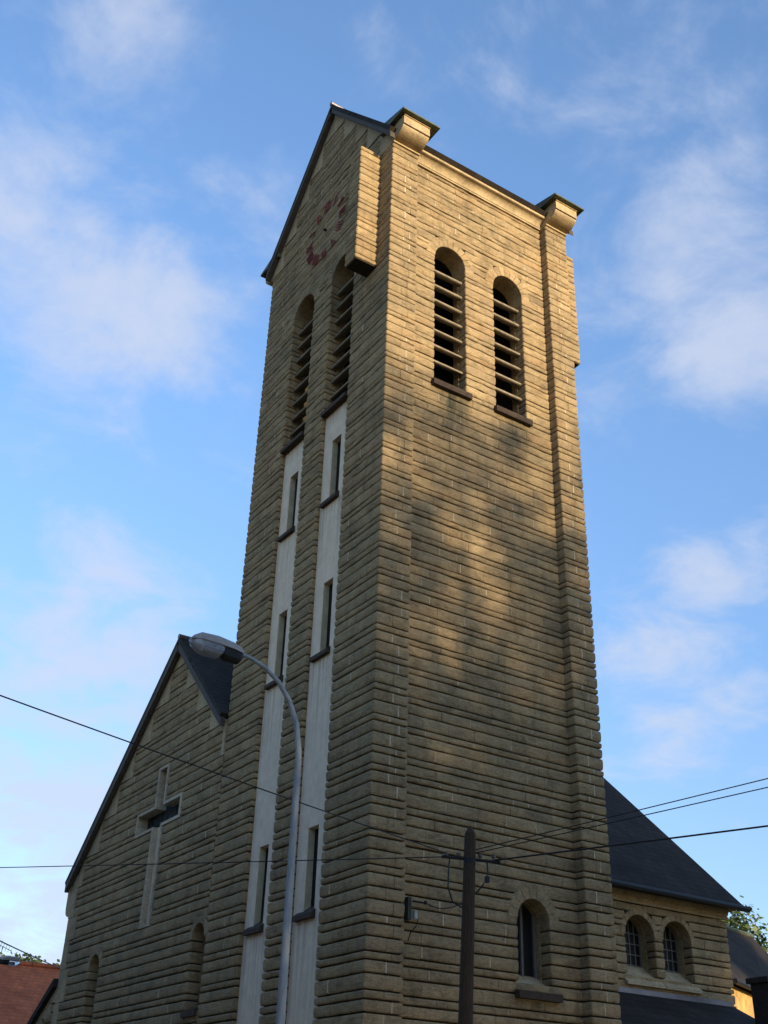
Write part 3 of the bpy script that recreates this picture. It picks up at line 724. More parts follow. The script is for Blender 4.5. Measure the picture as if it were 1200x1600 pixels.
# aisle shoulder left of the nave
def shl(z): return 15.2+(5.52-z)/.60
for ci in range(len(NB)-1):
    z0, z1 = NB[ci], NB[ci+1]
    if z1 < 5.1: M.course(FL, 15.29, min(shl(z1)-.45, 19), z0, z1, 'p', 'p', .5, 1.1)
fill_crowns(lambda o: FL)
M.finish(NV, 205)
# south wall
M = Masonry()
sop = [Opening(9.43, 10.38, 5.50, 6.42, .15), Opening(10.68, 11.64, 5.50, 6.42, .15)]
SB = [5.16+q for q in (0, .24, .375, .59, .84, .975, 1.19, 1.44, 1.575, 1.79, 1.98)]
for z0, z1 in zip(SB, SB[1:]):
    for b0, b1, e0, e1 in segments(5.75, 13.0, 'p', 'j', sop, z0, z1): M.course(FS, b0, b1, z0, z1, e0, e1, .4, .9)
fill_crowns(lambda o: FS)
M.finish(NV, 95)
# dressed quoins up the north corner
qz = [NB[i] for i in range(len(NB)) if i % 4 == 0 and 3.5 < NB[i] < gs[0]+.01]
cs = [(ci) for ci in range(len(NB)) if NB[ci] < gs[0]-1e-6 and ci % 4 == 0]
for ci in cs:
    z0, z1 = NB[ci], min(NB[ci+4], gs[0]); yi = 14.9 if (ci//4) % 2 else 14.62
    mb = MB(); mb.prism([(yi+.006, z0+.006), (NY1, z0+.006), (NY1, z1-.006), (yi+.006, z1-.006)], FL.P, .006, -.5); mb.build('quoin', 'dressed_stone', NV)
# stepped dressed stones along the gable
for k in range(len(gs)-1):
    z0, z1 = gs[k], gs[k+1]
    if z0 > 12.9: break
    y0, y1 = min(nrakeL(z0), 15.3), min(nrakeL(z1), 15.3); yi = min(nrakeL(z1)-.10, 14.9)
    if z1 > 13.0: pts = [(NR-.02+(.0), z0+.006), (y0, z0+.006), (NR, NZ-.25)]
    else: pts = [(yi+.006, z0+.006), (y0, z0+.006), (y1, z1-.006), (yi+.006, z1-.006)]
    mb = MB(); mb.prism(pts, FL.P, rnd.uniform(.004, .01), -.4); mb.build('gable_stone', 'dressed_stone', NV)
    y0, y1 = nrakeR(z0), nrakeR(z1); yi = y1+.10
    if yi > NY0+.05 or y0 > NY0:
        if z1 > 13.0: pts = [(y0, z0+.006), (NR-.03, z0+.006), (NR-.01, NZ-.26)]
        else: pts = [(max(y0, NY0), z0+.006), (yi-.006, z0+.006), (yi-.006, z1-.006), (max(y1, NY0), z1-.006)]
        mb = MB(); mb.prism(pts, FL.P, rnd.uniform(.004, .01), -.4); mb.build('gable_stone', 'dressed_stone', NV)
# solid backing, east gable, north wall
mb = MB(); mb.prism([(NY0, .13), (NY1-.1, .13), (NY1-.1, 8.0), (NR, NZ-.5), (NY0, nrakeR(0)*0+10.2)], FL.P, -.75, -1.0); mb.build('inner_wall', 'interior_dark', NV)
mb = MB(); mb.box(12.6, 12.95, SY+.3, NY1-.05, .13, 7.4); mb.prism([(SY+.3, 7.4), (NY1-.05, 7.4), (NR, NZ-.3)], Frame((12.95, 0), (0, 1), (1, 0)).P, 0, -.35); mb.box(.5, 12.6, NY1-.45, NY1-.05, .13, 7.9)
mb.build('east_and_north_wall', 'sandstone', NV)
mb = MB(); mb.box(5.76, 12.6, SY+.55, SY+.9, .13, 7.3); mb.build('inner_wall', 'interior_dark', NV)
mb = MB(); mb.box(5.76, 12.995, SY-.0, SY+.5, .13, 5.14); mb.build('plinth_wall', 'sandstone', NV)
# kneeler at the north-west corner
prof = [(14.9, 7.17), (15.30, 7.17)]
for i in range(7): w = math.pi/2*i/6; prof.append((15.30+.30*math.sin(w), 7.42-.20*math.cos(w)))
prof += [(15.62, 7.46), (15.62, 8.02), (15.2, 8.3), (14.9, 8.3)]
mb = MB(); mb.prism(prof, FL.P, .012, -.6); mb.build('kneeler', 'dressed_stone', NV)
# roof slopes (the south slope stops against the tower)
slope(15.58, 8.16, NR, NZ, .11, -.17, 13.31, 'roof_slope', 'slate', NV)
zc = NZ-(NR-WL_-.004)*SS
slope(WL_+.004, zc, NR, NZ, .11, -.17, 5.74, 'roof_slope', 'slate', NV)
slope(3.05, 7.44, NR, NZ, .11, 5.742, 13.31, 'roof_slope', 'slate', NV)
mb = MB(); mb.tube([(-.18, NR, NZ+.01), (13.32, NR, NZ+.01)], .07, 8); mb.build('ridge_capping', 'zinc', NV)
mb = MB(); mb.tube([(5.76, 2.98, 7.40), (13.33, 2.98, 7.38)], .075, 8); mb.build('gutter', 'black_iron', NV)
F = Frame((0, 0), (0, 1), (1, 0))
mb = MB(); mb.prism([(NR+.04, NZ-.18), (15.50, 8.08), (15.50, 7.88), (NR+.04, NZ-.40)], F.P, -.168, -.05); mb.build('verge_board', 'verge_board', NV)
mb = MB(); mb.prism([(NR-.04, NZ-.18), (WL_+.01, zc-.13), (WL_+.01, zc-.33), (NR-.04, NZ-.40)], F.P, -.168, -.05); mb.build('verge_board', 'verge_board', NV)
# frieze under the south eaves
prof = [(0, 7.14), (.05, 7.14), (.05, 7.20), (.02, 7.22), (.02, 7.29), (.09, 7.34), (.09, 7.40), (-.3, 7.40)]
k = len(prof); mb = MB(); vs = [(x, SY-n, z) for x in (5.76, 13.03) for n, z in prof]
mb.add(vs, [tuple(range(k)), tuple(range(2*k-1, k-1, -1))]+[(i, (i+1) % k, k+(i+1) % k, k+i) for i in range(k)]); mb.build('frieze', 'dressed_stone', NV)
mb = MB(); mb.box(5.76, 13.29, 3.10, 3.70, 7.403, 7.46); mb.box(5.76, 13.02, 3.40, 3.72, 7.461, 7.56); mb.build('eaves_soffit', 'verge_board', NV)
# south windows: arch, leaded glass, sloping sill
for op in sop:
    mb = MB(); n = 10
    mb.prism([(op.a0-.02, 5.4), (op.a0+.01, 5.4), (op.a0+.01, op.zs), (op.a0-.02, op.zs)], FS.P, -.3, -.5)
    mb.prism([(op.a1-.01, 5.4), (op.a1+.02, 5.4), (op.a1+.02, op.zs), (op.a1-.01, op.zs)], FS.P, -.3, -.5)
    for i in range(n):
        w0 = math.pi*i/n; w1 = math.pi*(i+1)/n; r0 = op.r-.01; r1 = op.r+.08
        mb.prism([(op.c+math.cos(w)*r, op.zs+math.sin(w)*r) for w, r in ((w0, r0), (w0, r1), (w1, r1), (w1, r0))], FS.P, -.302, -.5)
    w_ = mb.build('arched_window', 'sandstone', NV); voussoirs(FS, op, op.t, w_, 10)
    mb = MB(); mb.prism([(op.a0, 5.4), (op.a1, 5.4), (op.a1, op.zs), (op.a0, op.zs)]+[], FS.P, -.48, -.50)
    mb.prism([(op.c+math.cos(math.pi*i/12)*op.r, op.zs+math.sin(math.pi*i/12)*op.r) for i in range(13)], FS.P, -.48, -.50); mb.build('glass', 'dark_glass', w_)
    mb = MB()
    for i in range(6):
        a = op.a0+.05+(op.a1-op.a0-.1)*i/5; h = op.zs+math.sqrt(max(op.r**2-(a-op.c)**2, 0))-.02; mb.prism([(a-.014, 5.6), (a+.014, 5.6), (a+.014, h), (a-.014, h)], FS.P, -.455, -.478)
    for z in (5.82, 6.06, 6.30, 6.54): mb.prism([(op.a0+.03, z-.012), (op.a1-.03, z-.012), (op.a1-.03, z+.012), (op.a0+.03, z+.012)], FS.P, -.452, -.476)
    mb.build('window_bars', 'window_bar', w_)
    wedge_sill(FS, op.a0-.14, op.a1+.12, 5.36, 5.80, .10, -.46, .06, 'dressed_stone', w_, 'sloping_sill')
# lancets on the west front
for op in (nwA, nwB):
    mb = MB(); n = 8
    mb.prism([(op.a0-.02, op.zb), (op.a0+.01, op.zb), (op.a0+.01, op.zs), (op.a0-.02, op.zs)], FL.P, -.3, -.62)
    mb.prism([(op.a1-.01, op.zb), (op.a1+.02, op.zb), (op.a1+.02, op.zs), (op.a1-.01, op.zs)], FL.P, -.3, -.62)
    for i in range(n):
        w0 = math.pi*i/n; w1 = math.pi*(i+1)/n; r0 = op.r-.01; r1 = op.r+.08
        mb.prism([(op.c+math.cos(w)*r, op.zs+math.sin(w)*r) for w, r in ((w0, r0), (w0, r1), (w1, r1), (w1, r0))], FL.P, -.302, -.62)
    w_ = mb.build('arched_window', 'sandstone', NV); voussoirs(FL, op, op.t, w_, 7)
    mb = MB(); mb.prism([(op.a0, op.zb), (op.a1, op.zb), (op.a1, op.zs+op.r), (op.a0, op.zs+op.r)], FL.P, -.6, -.63); mb.build('glass', 'dark_glass', w_)
    wedge_sill(FL, op.a0-.03, op.a1+.03, op.zb+.0, op.zb+.2, .06, -.58, .12, 'brown_sill_stone', w_)
# cross window: smooth frame, glazed top and arms, plain shaft
mb = MB()
t_ = .075
def bar(a0, a1, z0, z1, n0, n1, m_): m_.prism([(a0, z0), (a1, z0), (a1, z1), (a0, z1)], FL.P, n0, n1)
VA0, VA1, HB0, HB1, HZ0, HZ1, VZ0, VZ1 = 9.40, 10.0, 8.38, 11.08, XZ[1], XZ[2], XZ[0], XZ[3]-.02
for (a0, a1, z0, z1) in ((VA0, VA0+t_, HZ1-t_, VZ1-t_), (VA1-t_, VA1, HZ1-t_, VZ1-t_), (VA0, VA1, VZ1-t_, VZ1), (VA0, VA0+t_, VZ0, HZ0+t_), (VA1-t_, VA1, VZ0, HZ0+t_), (VA0+t_, VA1-t_, VZ0, VZ0+t_),
                         (HB0, VA0, HZ1-t_, HZ1), (VA1, HB1, HZ1-t_, HZ1), (HB0, VA0, HZ0, HZ0+t_), (VA1, HB1, HZ0, HZ0+t_), (HB0, HB0+t_, HZ0+t_, HZ1-t_), (HB1-t_, HB1, HZ0+t_, HZ1-t_)):
    bar(a0, a1, z0, z1, .02, -.32, mb)
CW = mb.build('cross_window', 'pale_stone', NV)
mb = MB(); bar(VA0+t_, VA1-t_, VZ0+t_, HZ0+t_, -.12, -.3, mb); mb.build('shaft_panel', 'white_render', CW)
mb = MB(); bar(HB0+t_, HB1-t_, HZ0+t_, HZ1-t_, -.26, -.32, mb); bar(VA0+t_, VA1-t_, HZ1-t_, VZ1-t_, -.262, -.32, mb); mb.build('glass', 'blue_glass_brick', CW)
mb = MB()
for i in range(1, 9): a = HB0+t_+(HB1-HB0-2*t_)*i/9; bar(a-.008, a+.008, HZ0+t_, HZ1-t_, -.252, -.261, mb)
mb.build('glazing_bars', 'black_iron', CW)
# portal arch at the foot of the nave
mb = MB(); bar(door.a0, door.a1, .13, door.zs+door.r, -.5, -.6, mb); dd = mb.build('door', 'oak_door', NV); voussoirs(FL, door, .3, dd, 13)
mb = MB(); mb.tube([(.47, 9.3, 1.2), (.44, 9.3, 1.2), (.44, 9.3, 1.35)], .02, 6); mb.build('handle', 'black_iron', dd)
# aisle: end stones, verge, roof
for i in range(8):
    z1 = 5.40-.36*i; z0 = z1-.36
    mb = MB(); mb.prism([(max(shl(z1)-.45, 15.29), z0+.005), (shl(z0)-.02, z0+.005), (shl(z1)-.02, z1-.005), (max(shl(z1)-.45, 15.29), z1-.005)], FL.P, .008, -.4); mb.build('shoulder_stone', 'dressed_stone', NV)
slope(19.6, 5.60-(19.6-15.2)*.60+.05, 15.26, 5.62, .14, -.14, 12.9, 'aisle_roof', 'slate', NV)
mb = MB(); mb.box(.5, 12.8, 15.3, 18.8, .13, 3.2); mb.build('aisle_wall', 'sandstone', NV)

# lean-to on the south side behind the tower
LT = thing('lean_to_annex', (9, 2, 0.13), 'low lean-to with dark slate roof below the twin arched windows', 'annex')
slope(.9, 3.85, 3.44, 5.13, .12, 5.9, 12.85, 'roof_slope', 'slate', LT)
mb = MB(); mb.box(6.0, 12.65, 1.1, 3.40, .13, 3.8); mb.build('wall', 'plaster_wall', LT)
mb = MB(); mb.box(5.95, 12.86, 3.40, 3.448, 5.06, 5.22); mb.build('lead_flashing', 'zinc', LT)
mb = MB(); mb.tube([(5.9, .84, 3.82), (12.86, .84, 3.80)], .07, 8); mb.build('gutter', 'zinc', LT)
mb = MB(); mb.box(8.2, 9.1, 1.06, 1.099, 1.2, 2.6); mb.build('window', 'dark_glass', LT)
# chimney on it
CH_ = thing('chimney_stack', (12.6, 2.1, 4.2), 'dark brick chimney stack with flat cap at the right edge', 'chimney')
mb = MB(); mb.box(12.28, 12.82, 1.85, 2.35, 4.1, 5.48); mb.build('stack', 'dark_brick', CH_)
mb = MB(); mb.box(12.21, 12.89, 1.78, 2.42, 5.48, 5.60); mb.build('cap', 'dark_brick', CH_)

# polygonal choir beyond the nave
AP = thing('church_choir', (19, 11, 0.13), 'low choir with canted walls and slate roof beyond the nave', 'church')
wallp = [(12.98, 6.7), (17.3, 7.3), (20.1, 8.57), (27, 11.6), (27, 16.5), (12.98, 16.5)]
eav = [(12.98, 6.2), (17.2, 7.02), (20.1, 8.32), (27.3, 11.3), (27.3, 16.9), (12.98, 16.9)]
mb = MB(); k = len(wallp); mb.add([(x, y, .13) for x, y in wallp]+[(x, y, 6.42) for x, y in wallp], [(i, (i+1) % k, k+(i+1) % k, k+i) for i in range(k)]+[tuple(range(k)), tuple(range(k, 2*k))]); mb.build('wall', 'ochre_plaster', AP)
rz = 9.16; mb = MB()
vs = [(x, y, 6.49) for x, y in eav]+[(12.98, 11.0, rz), (20, 11.0, rz), (24.6, 11.0+1.2, rz)]
mb.add(vs, [(0, 1, 7, 6), (1, 2, 7), (2, 3, 8, 7), (3, 4, 8), (4, 5, 6, 7, 8), (0, 6, 5), (5, 4, 3, 2, 1, 0)]); mb.build('roof', 'slate', AP)
mb = MB(); mb.tube([(13, 11, rz+.02), (20, 11, rz+.02), (24.6, 12.2, rz+.02)], .09, 8); mb.build('ridge_capping', 'copper_patina', AP)
mb = MB(); mb.tube([(17.2, 6.96, 6.45), (20.1, 8.26, 6.45), (27.3, 11.24, 6.45)], .08, 8); mb.build('gutter', 'black_iron', AP)

# ------------------------------------------------------------------ street lamp
LX, LY = -3.68, -4.0
def street_lamp(loc, ang, sc, label, group):
    t = thing('street_lamp', loc, label, 'street lamp', group)
    ca, sa = math.cos(ang), math.sin(ang)
    def w(u, v, z): return (loc[0]+(u*ca-v*sa)*sc, loc[1]+(u*sa+v*ca)*sc, loc[2]+z*sc)
    mb = MB()
    pts = [(0, 0), (0, .9), (0, 1.0), (0, 5.9), (.01, 6.12), (.07, 6.45), (.20, 6.74), (.38, 6.96), (.60, 7.11), (.82, 7.19), (1.02, 7.215)]
    mb.tube([w(u, 0, z) for u, z in pts], [q*sc for q in (.072, .068, .06, .042, .040, .037, .034, .031, .028, .026, .025)], 12); mb.build('post', 'lamp_post_paint', t, smooth=True)
    mb = MB(); mb.tube([w(0, 0, -.01), w(0, 0, .03)], .16*sc, 12); mb.build('base_plate', 'lamp_post_paint', t)
    # head: shell (loft of half ellipses), gear box, bowl
    def loft(secs, top, name, mt, seg=10):
        mb = MB(); n = seg+1
        for (u, wd, h, zc) in secs:
            for i in range(n):
                a = math.pi*i/seg; mb.v.append(w(u, math.copysign(abs(math.cos(a))**.7, math.cos(a))*wd, zc+(max(math.sin(a), 0)**.5)*h*top))
        for i in range(len(secs)-1):
            for j in range(n-1): mb.f.append((i*n+j, i*n+j+1, (i+1)*n+j+1, (i+1)*n+j))
            mb.f.append((i*n+n-1, i*n, (i+1)*n, (i+1)*n+n-1))
        mb.f.append(tuple(range(n))); mb.f.append(tuple(range((len(secs)-1)*n, len(secs)*n)))
        return mb.build(name, mt, t, smooth=False)
    loft([(.96, .075, .06, 7.19), (1.0, .10, .09, 7.19), (1.12, .12, .115, 7.205), (1.35, .13, .13, 7.22), (1.58, .125, .115, 7.225), (1.67, .095, .06, 7.225), (1.70, .06, .02, 7.225)], 1, 'head_shell', 'lamp_shell')
    loft([(.97, .07, .08, 7.185), (1.0, .09, .13, 7.19), (1.22, .105, .135, 7.20), (1.25, .095, .10, 7.20)], -1, 'gear_housing', 'lamp_gear', 6)
    loft([(1.25, .10, .10, 7.215), (1.30, .115, .15, 7.218), (1.45, .118, .16, 7.222), (1.58, .108, .13, 7.224), (1.66, .08, .08, 7.224), (1.70, .03, .03, 7.224)], -1, 'glass_bowl', 'clear_bowl')
    mb = MB(); mb.tube([w(1.27, 0, 7.15), w(1.5, 0, 7.155)], [.03*sc, .04*sc], 10); mb.build('bulb', 'ceramic', t)
    return t
street_lamp((LX, LY, .13), math.pi, 1.0, 'grey street lamp with curved arm standing in front of the church', 'street lamps')
q = Vector((-1.22, 15.82, 5.83))
street_lamp((q.x-.9, q.y+.2, 0.0), .35, (q.z+.25)/7.2, 'distant street lamp head against the red tiled roof', 'street lamps')

# ------------------------------------------------------------------ utility pole and cables
def utility_pole(loc, h, lean, label, detail=True):
    t = thing('utility_pole', loc, label, 'utility pole', 'wooden utility poles')
    x, y, z0 = loc; lx, ly = lean
    at = lambda z: (x+lx*(z-z0), y+ly*(z-z0), z)
    zt = h
    mb = MB(); mb.tube([at(z0), at(z0+2), at(zt-.22), at(zt-.12), at(zt)], [.125, .112, .088, .082, .012], 12); mb.build('shaft', 'pole_wood', t)
    p_ = Vector(at(zt-.5))
    d = Vector((.86, -.5, 0)); e = Vector((d.y, -d.x, 0))
    mb = MB()
    mb.tube([p_-d*.42+Vector((0, 0, .02)), p_+d*.46-Vector((0, 0, .03))], .024, 6); mb.build('crossarm', 'black_iron', t)
    for k_, u in enumerate((-.36, -.17, .16, .36)):
        c = p_+d*u; mb = MB(); mb.tube([c, c+Vector((0, 0, .03)), c+Vector((0, 0, .035)), c+Vector((0, 0, .075)), c+Vector((0, 0, .085))], [.018, .018, .034, .036, .015], 8); mb.build('insulator', 'ceramic', t)
    mb = MB(); mb.tube([Vector(at(zt-.58)), Vector(at(zt-.50))], .096, 12, True); mb.build('steel_band', 'black_iron', t)
    if detail:
        mb = MB(); c = p_-d*.30
        mb.tube([c, c+Vector((-.02, 0, -.18)), c+Vector((-.03, 0, -.42)), c+Vector((.05, 0, -.62)), Vector(at(zt-1.25))], .012, 6)
        c = p_+d*.26; mb.tube([c, c+Vector((.02, 0, -.2)), c+Vector((-.08, 0, -.38)), Vector(at(zt-1.1))], .012, 6)
        mb.build('jumper_cable', 'black_iron', t)
        mb = MB(); c = p_+d*.26+Vector((0, 0, -.24)); mb.box(c.x-.025, c.x+.025, c.y-.03, c.y+.03, c.z-.09, c.z+.0); mb.build('cable_clamp', 'black_iron', t)
    return t
PT = 6.05
utility_pole((-.36, -3.0, .13), PT, (.0443, 0), 'dark wooden utility pole standing before the tower south face')
utility_pole((-10.6, 13.2, .004), 7.0, (0, 0), 'wooden utility pole down the street past the nave front')
utility_pole((-14.6, -6.3, .004), 6.9, (0, 0), 'wooden utility pole across the road from the tower')
utility_pole((8.6, -20.6, 0), 8.1, (0, 0), 'tallest wooden utility pole beside the shade trees')
def cable(a, b, sag, label, r=.008, group='overhead cables'):
    a, b = Vector(a), Vector(b); mb = MB(); n = 22
    mb.tube([a.lerp(b, i/n)-Vector((0, 0, sag*4*(i/n)*(1-i/n))) for i in range(n+1)], r, 6)
    return tag(mb.build('overhead_cable', 'black_iron', smooth=True), label, 'cable', group)
ph = Vector((-.1, -3.0, PT-.5))
def ext(p, q, k): return p+(q-p)*k
pa = ph+Vector((-.34, .2, .02))
e2 = Vector((-7.77, -4.73, 5.84))
cable(pa, (-10.5, 13.2, 6.5), .02, 'cable running level from the wooden pole left across the nave front')
cable(pa+Vector((.06, 0, .06)), ext(pa, e2, 1.82), .06, 'cable sloping up left from the pole past the lamp post')
for (e, off, r_, lab) in ((Vector((1.83, -7.03, 6.22)), (.05, 0, .14), .0075, 'uppermost cable leaving the pole to the right'), (Vector((1.87, -6.98, 6.12)), (.08, -.02, .10), .0075, 'second cable to the right just below the uppermost'), (Vector((2.02, -6.77, 5.67)), (.30, -.17, .0), .013, 'thick lowest cable leaving the pole to the right')):
    st = ph+Vector(off); cable(st, ext(st, e, 3.9), .03, lab, r_)
# service bracket on the tower with its drop cable
BX = thing('service_bracket', (1.0, .16, 5.0), 'small green meter bracket with white insulator beside the near pier', 'bracket')
mb = MB(); mb.box(.93, 1.00, .12, REC-.002, 5.24, 5.62); mb.build('backplate', 'green_metal', BX)
mb = MB(); mb.tube([(1.0, .1, 5.55), (1.20, -.02, 5.52)], .018, 6); mb.tube([(1.20, -.02, 5.50), (1.20, -.02, 5.56)], .028, 8); mb.build('arm', 'black_iron', BX)
mb = MB(); mb.box(1.06, 1.12, .10, .17, 5.27, 5.40); mb.build('fuse_box', 'grey_plastic', BX)
mb = MB(); mb.tube([(1.12, .1, 5.25), (1.10, .12, 5.14), (1.02, .16, 5.04), (.99, .2, 4.9)], .012, 6); mb.build('tail_cable', 'black_iron', BX)
cable((-.17, -2.92, 4.95), (1.20, -.02, 5.53), .10, 'short drop cable from the pole shaft to the bracket', .009)
a_ = Vector((-4.22, 9.52, 5.80)); b_ = Vector((6.91, 31.35, 7.65))
cable(a_, b_, .05, 'cable above the red roof running behind the nave corner', .016, 'cables behind the nave')
a_ = Vector((-3.27, 11.76, 5.66)); b_ = Vector((2.75, 29.6, 7.90))
cable(a_, b_, .02, 'short stretch of cable at the left edge by the red roof', .018, 'cables behind the nave')

# ------------------------------------------------------------------ house with red tiled roof, antenna
HS = thing('red_roofed_house', (3, 30, 0), 'house with red tiled roof behind the nave at the left edge', 'house')
slope(24.2, 4.9, 29.6, 7.80, .16, -9, 12, 'roof_slope', 'red_tile', HS)
slope(35.0, 4.9, 29.6, 7.80, .16, -9, 12, 'roof_slope', 'red_tile', HS)
mb = MB(); mb.box(-8.6, 11.6, 24.7, 34.5, 0, 4.95); mb.build('wall', 'plaster_wall', HS)
for i in range(40):
    mb = MB(); x0 = -9+i*.525; mb.tube([(x0, 29.6, 7.80), (x0+.50, 29.6, 7.81+rnd.uniform(0, .02))], [.13, .115], 8); mb.build('ridge_tile', 'red_tile', HS)
for x in (-6, -3, 0, 3, 6): 
    mb = MB(); mb.box(x-.5, x+.5, 24.62, 24.699, 2.6, 4.0); w_ = mb.build('window', 'dark_glass', HS)
AN = thing('tv_antenna', (2.35, 29.6, 7.8), 'thin tv antenna standing on the red roof ridge', 'antenna')
mb = MB(); mb.tube([(2.35, 29.6, 7.75), (2.35, 29.6, 8.36)], .014, 6); mb.build('mast', 'zinc', AN)
mb = MB(); mb.tube([(2.12, 29.45, 8.40), (2.75, 29.75, 8.26)], .012, 6); mb.build('boom', 'zinc', AN)
for i in range(6):
    u = i/5; c = Vector((2.12+.63*u, 29.45+.3*u, 8.40-.14*u)); mb = MB(); l_ = .20-.13*u
    mb.tube([c-Vector((.12*l_, -.3*l_, l_)), c+Vector((.12*l_, -.3*l_, l_))], .008, 5); mb.build('element', 'zinc', AN)

# unseen terrace across the road, added to keep low sky light off the walls
for hi, (y0, y1, ez, rz_, mt_, lab) in enumerate([(-40, -27, 6.2, 9.6, 'plaster_wall', 'cream terrace house at the south end of the row across the road'), (-27, -15, 6.8, 10.4, 'ochre_plaster', 'ochre terrace house in the row across the road'),
        (-15, -2, 6.4, 9.9, 'dark_brick', 'dark brick terrace house across the road'), (-2, 11, 7.0, 10.6, 'plaster_wall', 'cream terrace house facing the tower across the road'), (11, 26, 6.3, 9.8, 'ochre_plaster', 'ochre terrace house facing the nave across the road'), (26, 42, 6.6, 10.2, 'plaster_wall', 'cream terrace house at the north end across the road')]):
    t = thing('terrace_house', (-23, (y0+y1)/2, 0), lab, 'house', 'houses across the road')
    mb = MB(); mb.box(-28, -18.5, y0+.01, y1-.01, 0, ez); mb.build('wall', mt_, t)
    mb = MB(); mb.add([(-18.1, y0, ez-.1), (-18.1, y1, ez-.1), (-23.2, y1, rz_), (-23.2, y0, rz_), (-28.4, y0, ez-.1), (-28.4, y1, ez-.1), (-23.2, y1, ez-.1), (-23.2, y0, ez-.1)], [(0, 1, 2, 3), (4, 3, 2, 5), (0, 3, 7), (4, 7, 3), (1, 6, 2), (5, 2, 6), (0, 7, 4, 5, 6, 1)]); mb.build('roof', 'red_tile' if hi % 2 else 'slate', t)
    for zi_ in (1.0, 3.9):
        for k_ in range(3):
            yc = y0+(y1-y0)*(k_+.5)/3; mb = MB(); mb.box(-18.55, -18.47, yc-.5, yc+.5, zi_, zi_+1.5); w_ = mb.build('window', 'dark_glass', t)
            mb = MB(); mb.box(-18.5, -18.38, yc-.6, yc+.6, zi_-.12, zi_-.005); mb.build('sill', 'kerb_stone', w_)
    mb = MB(); yc = y0+1.5; mb.box(-18.54, -18.45, yc-.5, yc+.5, 0, 2.2); mb.build('door', 'oak_door', t)

# ------------------------------------------------------------------ trees
def tree(base, h, clumps, label, leaf='leaf_green', size=.2, seed=1, name='tree', group=None, tr=.32, extra=()):
    r_ = random.Random(seed); t = thing(name, base, label, 'tree', group)
    bx, by, bz = base; mb = MB()
    topz = max(c[2] for c in clumps)
    pts = [(bx, by, bz), (bx+.1, by, bz+h*.2), (bx-.1, by+.1, bz+h*.45), (bx+.1, by, bz+h*.75)]
    mb.tube(pts, [tr*1.3, tr, tr*.75, tr*.35], 10)
    for (x, y, z, rx, ry, rz_, n, *_) in clumps:
        s0 = Vector((bx, by, bz+min(max((z-bz)*.55, h*.2), h*.7))); e = Vector((x, y, z)); m_ = s0.lerp(e, .5)+Vector((0, 0, -.3))
        mb.tube([s0, m_, e], [tr*.36, tr*.22, tr*.07], 6)
        for q in range(4):
            dr = Vector((r_.uniform(-1, 1)*rx, r_.uniform(-1, 1)*ry, r_.uniform(-.8, 1)*rz_))*.8; mb.tube([m_.lerp(e, .7), e+dr], [tr*.09, tr*.02], 5)
    mb.build('trunk', 'bark', t, origin=base)
    mb = MB()
    for (x, y, z, rx, ry, rz_, n, *ls) in clumps:
        subs = []
        for q in range(max(4, n//90)):
            d = Vector((r_.gauss(0, 1), r_.gauss(0, 1), r_.gauss(0, 1))).normalized()*(r_.random()**.45)
            subs.append((x+d.x*rx, y+d.y*ry, z+d.z*rz_))
        for q in range(n):
            sx, sy, sz = r_.choice(subs); sp = min(rx, ry, rz_)*.34
            c = Vector((sx+r_.gauss(0, sp), sy+r_.gauss(0, sp), sz+r_.gauss(0, sp*.8)))
            a = Vector((r_.gauss(0, 1), r_.gauss(0, 1), r_.gauss(0, .6))).normalized(); b = a.orthogonal().normalized()
            b = (b*math.cos(r_.random()*6.3)+a.cross(b)*math.sin(r_.random()*6.3)); s_ = (ls[0] if ls else size)*r_.uniform(.6, 1.3)
            mb.add([c-a*s_, c+b*s_*.5, c+a*s_, c-b*s_*.5], [(0, 1, 2, 3)])
    for (x, y, z, s_) in extra:
        c = Vector((x, y, z)); a = Vector((r_.gauss(0, 1), r_.gauss(0, 1), r_.gauss(0, .6))).normalized(); b = a.orthogonal().normalized()
        b = (b*math.cos(r_.random()*6.3)+a.cross(b)*math.sin(r_.random()*6.3)); mb.add([c-a*s_, c+b*s_*.5, c+a*s_, c-b*s_*.5], [(0, 1, 2, 3)])
    mb.build('crown', leaf, t, origin=base, fixn=False)
    return t
# trees seen over the choir roof and behind the red house
tree((41, 27, 0), 12, [(40.5, 27.5, 12.0, 2.4, 2.4, 1.9, 5200), (43.5, 26, 10.6, 2.2, 2, 1.5, 3000), (46.3, 25.5, 10.9, 2.3, 2.3, 1.6, 3600), (41, 27, 9.5, 3, 3, 2, 3000)], 'leafy tree showing over the choir roof ridge', 'leaf_green', .17, 5)
tree((6.2, 42, 0), 9, [(6.9, 42, 9.3, 1.0, 1.0, .7, 900), (9.2, 42.5, 9.0, .9, .9, .6, 700), (7.5, 42, 7, 2, 2, 1.6, 900)], 'tree top peeking above the red roof ridge', 'leaf_dark', .13, 6)
tree((-1.2, 20.5, 0), 4.6, [(-1.4, 20.5, 4.2, 1.1, 1.1, .75, 1500), (-.2, 20.7, 4.1, .9, .9, .7, 1200), (.9, 20.6, 3.7, .9, .9, .7, 1000), (-.6, 20.4, 2.8, 1.6, 1.4, 1, 1200)], 'dark leafy shrub tree below the red roof', 'leaf_dark', .13, 7, tr=.1)
